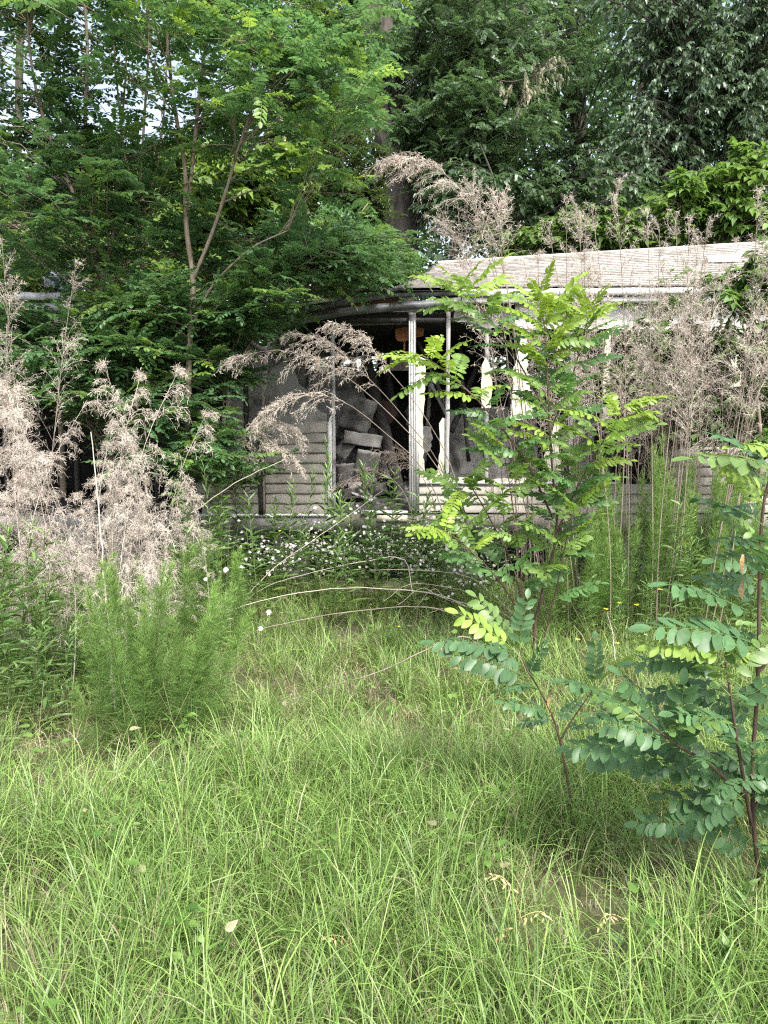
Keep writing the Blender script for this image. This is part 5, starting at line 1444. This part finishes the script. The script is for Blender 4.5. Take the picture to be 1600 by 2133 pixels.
# the sapling at the right edge
sp3, org3, _ = sapling('large blue-green locust sapling at the right edge of the grass', 2.45,
        [([(1592, 1900), (1572, 1740), (1568, 1600), (1580, 1400), (1582, 1200), (1592, 1040), (1625, 940)], 0.0095, 0.004, True),
         ([(1566, 1720), (1545, 1600, -.05), (1525, 1470, -.08), (1512, 1380, -.1)], 0.007, 0.003, False),
         ([(1556, 1665), (1480, 1595, -.05), (1400, 1545, -.1), (1320, 1480, -.12)], 0.006, 0.0025, False),
         ([(1568, 1690), (1620, 1600, .05), (1680, 1500, .1)], 0.006, 0.003, False),
         ([(1580, 1400), (1640, 1330, .1), (1700, 1250, .15)], 0.005, 0.002, False)],
        [((1625, 985), (1458, 911), -.05, 1), ((1590, 1095), (1456, 1008), -.05, 0), ((1620, 950), (1580, 915), .05, 2), ((1596, 1174), (1495, 1158), .1, 0), ((1556, 1270), (1388, 1207), 0, 0), ((1568, 1336), (1375, 1276), -.05, 0), ((1508, 1362), (1366, 1322), -.1, 2), ((1512, 1368), (1612, 1346), -.1, 2),
         ((1512, 1388), (1333, 1349), -.05, 0), ((1517, 1436), (1337, 1420), 0, 0), ((1320, 1480), (1176, 1410), -.12, 0), ((1364, 1554), (1180, 1545), -.05, 0), ((1425, 1567), (1416, 1430), -.05, 0), ((1400, 1545), (1300, 1400), .0, 0), ((1556, 1600), (1405, 1585), .1, 0), ((1486, 1716), (1322, 1703), 0, 0), ((1545, 1690), (1385, 1655), .1, 0), ((1460, 1590), (1210, 1560), .1, 0),
         ((1550, 1650), (1440, 1720), -.1, 0), ((1530, 1500), (1430, 1480), .1, 0), ((1540, 1560), (1620, 1530), -.1, 0), ((1560, 1620), (1480, 1660), -.15, 0), ((1582, 1240), (1680, 1180), .1, 0), ((1585, 1180), (1650, 1120), -.05, 0), ((1520, 1450), (1610, 1440), -.1, 0), ((1480, 1595), (1440, 1530), -.1, 0), ((1590, 1090), (1660, 1030), 0, 0), ((1340, 1495), (1230, 1475), .05, 0), ((1612, 1010), (1520, 960), .1, 1), ((1592, 1060), (1490, 1055), .15, 0), ((1588, 1130), (1500, 1120), .1, 0), ((1584, 1220), (1470, 1190), .15, 0), ((1583, 1250), (1640, 1210), .0, 0), ((1625, 945), (1540, 905), .1, 2), ((1440, 1570), (1350, 1610), 0, 0)],
        [(0, 24, 0.2, 0), (1, 9, 0.1, 1), (3, 11, 0.1, 0), (4, 9, 0.1, 0), (2, 7, 0.1, 0)], 43, leaf_len=0.22)


def withered(root, org, pts, Y, w):
    P = smooth_line([at(a, b, Y) for a, b in pts], 9)
    g = Geo()
    sd = np.stack([np.cos(np.linspace(0, 2.6, 9)), np.sin(np.linspace(0, 2.6, 9)), 0 * np.zeros(9)], -1)
    V, Q = ribbons(P[None], (w * np.array([.3, .8, 1, .7, 1, .8, 1, .6, .1]))[None], sd[None]); g.add(V, Q)
    link('withered_leaf', g.mesh('withered_leaf', [M['dead_leaf']], origin=org), root)


withered(sp3, org3, [(1548, 1155), (1545, 1180), (1549, 1205), (1544, 1230), (1546, 1248)], 2.4, 0.012)
withered(sp2, org2, [(1145, 1452), (1142, 1468), (1147, 1482), (1143, 1490)], 2.98, 0.009)

# ------------------------------------------------------------------ leafy weeds, white flowers, small things
def weed_meshes(seed, H, leaf_len, n, upright_=0.5, tm=LANCE, branch=0):
    """Stem with spirally set narrow leaves (and a few side shoots)."""
    rng = RS(seed)
    s = np.linspace(0, 1, 8); b = rng.normal(0, 0.06, 2)
    gs, gl = Geo(), Geo()
    axes = [np.stack([b[0] * s ** 2 * H, b[1] * s ** 2 * H, s * H], -1)]
    for k in range(branch):
        u = rng.uniform(0.45, 0.85); p = np.array([np.interp(u, s, axes[0][:, i]) for i in range(3)]); a = rng.uniform(0, 6.28); L = H * rng.uniform(0.15, 0.3)
        axes.append(p + np.stack([np.cos(a) * s * 0.55, np.sin(a) * s * 0.55, s * (0.6 + 0.3 * s)], -1) * L)
    for ai, A in enumerate(axes):
        V, Q = tubes(A[None], np.linspace(0.004, 0.0012, 8)[None] * (1 if ai == 0 else 0.6), 4); gs.add(V, Q, tint=[0.4, 0.1, 0.2, 1])
        k = n if ai == 0 else n // 3
        u = 0.10 + 0.9 * (np.arange(k) + rng.rand(k)) / k
        P = np.stack([np.interp(u, s, A[:, i]) for i in range(3)], -1)
        a = np.arange(k) * 2.399 + rng.uniform(-.4, .4, k)
        el = np.radians(15 + 45 * u ** 2) * upright_ * 2 + rng.normal(0, 0.2, k)
        d = np.stack([np.cos(a) * np.cos(el), np.sin(a) * np.cos(el), np.sin(el)], -1)
        sc = leaf_len * (1.1 - 0.55 * u) * rng.uniform(0.7, 1.2, k) * (1 if ai == 0 else 0.7)
        w = rng.randint(0, len(tm), k)
        for j, tp in enumerate(tm):
            ix = w == j
            inst_c(gl, tp, P[ix], frames(d[ix], UP + rng.randn(ix.sum(), 3) * 0.25), sc[ix], np.clip(rng.normal(.5, .15, ix.sum()), 0, 1), np.clip(0.1 + 0.5 * u[ix] ** 3, 0, 1), dead=np.clip(0.35 - u[ix], 0, .3))
    return gs, gl, axes


def flower_head(rng, r=0.016):
    """A small daisy-like white head: rays around a low disc."""
    g = Geo(); n = 15
    a = np.arange(n) * 2 * math.pi / n + rng.uniform(-.1, .1, n)
    up = rng.uniform(-0.1, 0.75, n)
    d = nrm(np.stack([np.cos(a), np.sin(a), up], -1))
    t = np.array([0.1, 0.65, 1.0])[None, :, None]
    P = d[:, None] * r * t
    side = np.stack([-np.sin(a), np.cos(a), 0 * a], -1)
    V, Q = ribbons(P, np.array([[.0012, .0026, .0008]]).repeat(n, 0) * r / 0.016, side)
    return V, Q


def white_weed(label, px, Y, H, seed, heads=26, group='white-flowered weeds in front of the house'):
    rng = RS(seed)
    c = at(px, 1200, Y); c[2] = float(ground_z(c[0], Y))
    root = empty('white_flower_weed', c, label, 'flower', group)
    gs, gl, axes = weed_meshes(seed, H * 0.8, 0.09, 26, branch=5)
    gh = Geo(); sp = H * 0.30
    for k in range(heads):
        tip = np.array([rng.normal(0, sp * 0.8), rng.normal(0, sp * 0.6), H * rng.uniform(0.5, 1.08)])
        A = axes[rng.randint(len(axes))][rng.randint(4, 8)]
        P = smooth_line([A, A + (tip - A) * 0.5 + [0, 0, -0.02], tip], 5)
        V, Q = tubes(P[None], np.full((1, 5), 0.0011), 3); gs.add(V, Q, tint=[0.5, 0.2, 0, 1])
        hv, hq = flower_head(rng, rng.uniform(0.009, 0.019))
        nd = nrm(np.array([rng.normal(0, .4), -0.7 + rng.normal(0, .4), 0.8]))
        x = nrm(np.cross([0, 1., 0.1], nd)); Rm = np.stack([x, np.cross(nd, x), nd], -1)
        gh.add(hv @ Rm.T + tip, hq)
    link('stem', gs.mesh('stem', [M['weed']]), root)
    link('leaves', gl.mesh('leaves', [M['weed']], smooth=False), root)['kind'] = 'stuff'
    link('flower_heads', gh.mesh('flower_heads', [M['petal']], smooth=False), root)['kind'] = 'stuff'


WEEDS = []
for i in range(5):
    gs, gl, _ = weed_meshes(900 + i, 1.0, 0.14, 50, branch=(0, 2, 4, 3, 0)[i], upright_=(0.55, 0.5, 0.6, 0.4, 0.7)[i])
    WEEDS.append((gs.mesh('stem', [M['weed']]), gl.mesh('leaves', [M['weed']], smooth=False)))


def weed(label, px, Y, H, seed, variant=None, sx=1.0, group='narrow-leaved green weeds'):
    rng = RS(seed)
    c = at(px, 1250, Y); c[2] = float(ground_z(c[0], Y)) - 0.01
    root = empty('leafy_weed', c, label, 'weed', group)
    ms, ml = WEEDS[rng.randint(5) if variant is None else variant]
    m_ = rot_matrix((0, 0, 0), rng.uniform(0, 6.28), rng.normal(0, 0.07), rng.uniform(0, 6.28), min(1.0, 0.35 + 0.6 * H) * sx, H)
    link('stem', ms, root, matrix=m_); link('leaves', ml, root, matrix=m_)['kind'] = 'stuff'


ORD = ['first', 'second', 'third', 'fourth', 'fifth', 'sixth', 'seventh', 'eighth', 'ninth', 'tenth', 'eleventh', 'twelfth', 'thirteenth', 'fourteenth', 'fifteenth', 'sixteenth', 'seventeenth', 'eighteenth', 'nineteenth', 'twentieth', 'twenty-first', 'twenty-second', 'twenty-third', 'twenty-fourth', 'twenty-fifth', 'twenty-sixth']
_rw = RS(61)
_fx = [470, 540, 578, 612, 640, 668, 700, 732, 752, 780, 806, 838, 872, 900, 928, 955, 985, 1010]
for k, px in enumerate(_fx):
    white_weed('white-flowered weed, %s from the left in the row below the house wall' % ORD[k], px + _rw.uniform(-12, 12), _rw.uniform(6.9, 8.0), _rw.uniform(0.5, 0.98), 1000 + k, heads=_rw.randint(40, 72))
white_weed('white-flowered weed under the wall right of the mid-yard sapling', 1262, 7.3, 0.55, 1030, 30)
white_weed('white-flowered weed nearest the sapling foot on its left side', 1000, 6.4, 0.5, 1031, 18)
white_weed('lone white-flowered weed beside the bright feathery clump', 452, 4.6, 0.78, 1032, 7)
white_weed('white-flowered weed at the foot of the big pale dry clump', 130, 6.2, 0.75, 1033, 22)

_wx = [380, 402, 425, 455, 480, 505, 528, 552, 575, 598, 625, 655, 690, 715, 742, 764, 786, 806, 828, 850, 885, 912, 938, 965, 990, 1020]
for k, px in enumerate(_wx):
    weed('narrow-leaved green weed, %s from the left in the strip below the house wall' % ORD[k], px + _rw.uniform(-10, 10), _rw.uniform(6.3, 7.7), _rw.uniform(0.75, 1.5), 1100 + k, sx=1.4)
weed('tall narrow-leaved weed with bright top standing against the white door trim', 700, 7.35, 1.62, 1150, variant=4, sx=1.1)
weed('slim tall weed in front of the taupe siding', 618, 7.4, 1.35, 1151, variant=0)
weed('slim weed with long stem left of the corner post', 455, 6.6, 1.45, 1152, variant=0, sx=0.9)
_lx = [(8, 4.5, 1.05), (40, 4.7, 1.15), (72, 4.4, 0.95), (102, 4.8, 1.1), (-25, 4.4, 1.1), (135, 5.0, 0.95), (20, 4.1, 0.8), (58, 4.0, 0.7), (95, 4.05, 0.62), (-10, 3.8, 0.62), (165, 4.7, 0.75), (125, 4.3, 0.6)]
for k, (px, Y, H) in enumerate(_lx):
    weed('willow-leaved weed in the tall patch at the left edge, %s of the patch' % ORD[k], px, Y, H, 1160 + k, sx=1.25, group='willow-leaved weeds at the left edge')
_rx = [(1225, 5.9, 0.8), (1290, 5.8, 0.7), (1400, 5.7, 1.15), (1440, 5.9, 0.9), (1520, 5.5, 0.8), (1350, 5.6, 0.6), (1580, 5.2, 0.9), (1100, 6.0, 0.55)]
for k, (px, Y, H) in enumerate(_rx):
    weed('thin green weed before the feathery clumps on the right, %s counted from the mid-yard sapling' % ORD[k], px, Y, H, 1190 + k, group='thin weeds on the right')

# low broad-leaved weeds in the bottom right corner
for k, (px, Y, H, lb) in enumerate(((1545, 2.25, 0.26, 'low broad-leaved weed in the grass at the bottom right corner'), (1590, 2.45, 0.32, 'broad-leaved weed below the right-edge sapling'), (1510, 2.05, 0.2, 'small broad-leaved seedling near the bottom right corner'))):
    c = at(px, 1950, Y); c[2] = float(ground_z(c[0], Y))
    root = empty('broad_weed', c, lb, 'weed', 'broad-leaved weeds')
    gs, gl, _ = weed_meshes(1300 + k, H, 0.075, 22, tm=OVATE, branch=3)
    link('stem', gs.mesh('stem', [M['weed']]), root); link('leaves', gl.mesh('leaves', [M['weed']], smooth=False), root)['kind'] = 'stuff'


# fallen and arching dry stalks
def stalk(label, Y, pts, r, mat, group='arching dry stalks'):
    P = smooth_line([at(a, b, Y + (c[0] if c else 0)) for a, b, *c in pts], 22)
    P = P + RS(int(P[0][0] * 99) % 9999).normal(0, 0.0022, P.shape)
    org = P[0].copy()
    g = Geo(); V, Q = tubes(P[None], np.linspace(r, r * 0.45, 22)[None], 6); g.add(V, Q)
    o = link('dry_stalk', g.mesh('dry_stalk', [M[mat]], origin=org), loc=Vector(org))
    tag(o, label, 'stalk', group)


stalk('long pale stalk arching over the grass edge below the white flowers', 6.1, [(970, 1262, .3), (900, 1236), (760, 1225), (640, 1232), (540, 1252), (474, 1276), (452, 1300)], 0.0055, 'straw')
stalk('second arching stalk lying lower across the grass in mid picture', 5.5, [(980, 1300, .3), (920, 1270), (840, 1264), (700, 1278), (590, 1300), (520, 1318), (500, 1345)], 0.0055, 'straw_dark')
stalk('dark bent stalk running from the small sapling down into the grass', 4.5, [(1010, 1352, .4), (960, 1326), (880, 1358), (780, 1402), (680, 1432), (560, 1472)], 0.0055, 'straw_dark')
stalk('pale straight stalk slanting up across the dark siding', 6.4, [(300, 1260), (326, 1125), (420, 1055), (500, 1000), (596, 956)], 0.005, 'straw')
stalk('pale stalk slanting up in front of the door sill', 6.6, [(520, 1235), (575, 1180), (660, 1120), (760, 1050), (800, 1020)], 0.004, 'straw')
stalk('thin stalk arching through the white flowers', 6.7, [(860, 1235), (840, 1165), (760, 1170), (640, 1195), (560, 1220), (510, 1250)], 0.004, 'straw')
stalk('short pale stub of stalk standing beside the yellow flowers', 4.6, [(1282, 1375), (1276, 1320), (1266, 1275)], 0.0035, 'straw')
stalk('bare reddish stalk rising through the bright feathery clump', 4.2, [(240, 1480), (228, 1330), (215, 1180), (205, 1050), (190, 900)], 0.006, 'straw')
_rs = RS(71)
for k in range(5):
    y0 = 1175 + 20 * k + _rs.uniform(-9, 9)
    stalk('fine bent dry stem fanning left from the sapling foot, %s from the top' % ORD[k], 5.9, [(1090, 1300 + 4 * k, .2), (1000, y0 + 45), (930 + _rs.uniform(-20, 20), y0 + 22), (830 + 24 * k, y0 + _rs.uniform(-4, 22)), (770 + 30 * k, y0 + _rs.uniform(10, 50))], 0.003, 'straw', group='bent dry stems at the sapling foot')


# ripe oat-like seed heads in the foreground
def oat(label, Y, pts, n, seed):
    rng = RS(seed)
    P = smooth_line([at(a, b, Y) for a, b in pts], 20)
    org = P[0].copy(); org[2] = float(ground_z(org[0], org[1]))
    root = empty('seed_head_grass', org, label, 'grass stalk', 'ripe grass seed heads')
    g = Geo(); V, Q = tubes(np.vstack([org, P])[None], np.linspace(0.0016, 0.0006, 21)[None], 4); g.add(V, Q)
    st = link('stem', g.mesh('stem', [M['seed']], origin=org), root)
    for k in range(n):
        u = 0.55 + 0.45 * (k + 0.5) / n; i = int(u * 18); p = P[i]
        d = nrm(np.array([rng.normal(-0.1, .7), rng.normal(0, .5), -0.55 + rng.normal(0, .3)]))
        L = rng.uniform(0.016, 0.026)
        s = np.linspace(0, 1, 6)
        A = p + d * 0.012
        PP = A + d * L * s[:, None]
        g = Geo(); V, Q = tubes(PP[None], (np.array([.12, .75, 1, .8, .42, .06]) * 0.0034)[None], 6); g.add(V, Q)
        V, Q = tubes(np.array([p, A])[None], np.full((1, 2), 0.0005), 3); g.add(V, Q)
        link('spikelet', g.mesh('spikelet', [M['seed']], origin=org), root)


oat('ripe seed head with tan spikelets drooping left in the right foreground', 2.2, [(1120, 2080), (1105, 1980), (1075, 1880), (1055, 1835), (1030, 1822), (1012, 1835)], 8, 1)
oat('ripe seed head spreading flat in the middle of the right foreground', 2.15, [(1135, 2100), (1130, 1990), (1140, 1920), (1130, 1900), (1105, 1902), (1085, 1912)], 8, 2)
oat('ripe seed head drooping beside the lower leaves of the right sapling', 2.2, [(1330, 2090), (1330, 2000), (1310, 1930), (1280, 1905), (1255, 1912), (1245, 1935)], 9, 3)
oat('small ripe seed head in the left half of the foreground', 2.15, [(740, 2080), (735, 2000), (715, 1955), (690, 1948), (668, 1956)], 6, 4)
oat('ripe seed head low near the bottom edge on the right', 2.05, [(1370, 2133), (1365, 2080), (1345, 2045), (1325, 2040)], 7, 5)
oat('seed head of tan spikelets left of the spreading one', 2.2, [(1060, 2090), (1065, 2010), (1060, 1950), (1045, 1935), (1030, 1950)], 5, 6)


def yellow_flower(label, px, py, Y, seed):
    rng = RS(seed)
    tip = at(px, py, Y); org = tip.copy(); org[0] += rng.uniform(-.05, .05); org[2] = float(ground_z(org[0], org[1]))
    root = empty('yellow_flower', org, label, 'flower', 'small yellow flowers')
    P = smooth_line([org, (org + tip) / 2 + [0.02, 0, 0], tip], 8)
    g = Geo(); V, Q = tubes(P[None], np.full((1, 8), 0.0014), 4); g.add(V, Q, tint=[.5, .2, 0, 1])
    link('stem', g.mesh('stem', [M['weed']], origin=org), root)
    g = Geo(); hv, hq = flower_head(rng, 0.017); g.add(hv * [1, 1, 0.5] + tip, hq)
    s = np.linspace(0, 1, 4); V, Q = tubes((tip + np.stack([0 * s, 0 * s, 0.004 * s], -1))[None], np.array([[.006, .007, .005, .0005]]), 8); g.add(V, Q)
    link('petals', g.mesh('petals', [M['yellow_petal']], origin=org), root)


for k, (px, py, Y, lb) in enumerate(((1376, 1228, 4.9, 'small yellow flower beside the lowest blue-green leaf of the right sapling'), (1425, 1238, 4.9, 'yellow flower just under the right sapling leaf, rightmost of the yellow ones'), (1290, 1256, 5.0, 'yellow flower on the dark feathery clump, highest of the middle pair'),
                                     (1326, 1260, 5.0, 'yellow flower right of the highest of the middle pair'), (1262, 1269, 4.6, 'yellow flower on top of the pale stub of stalk'), (1204, 1332, 4.6, 'low yellow flower in the grass edge left of the stub'), (1286, 1340, 4.5, 'low yellow flower in the grass edge at the foot of the stub'), (830, 1305, 5.4, 'single yellow flower alone in the open grass'), (583, 1106, 6.9, 'small yellow flower under the taupe siding'))):
    yellow_flower(lb, px, py, Y, 1400 + k)
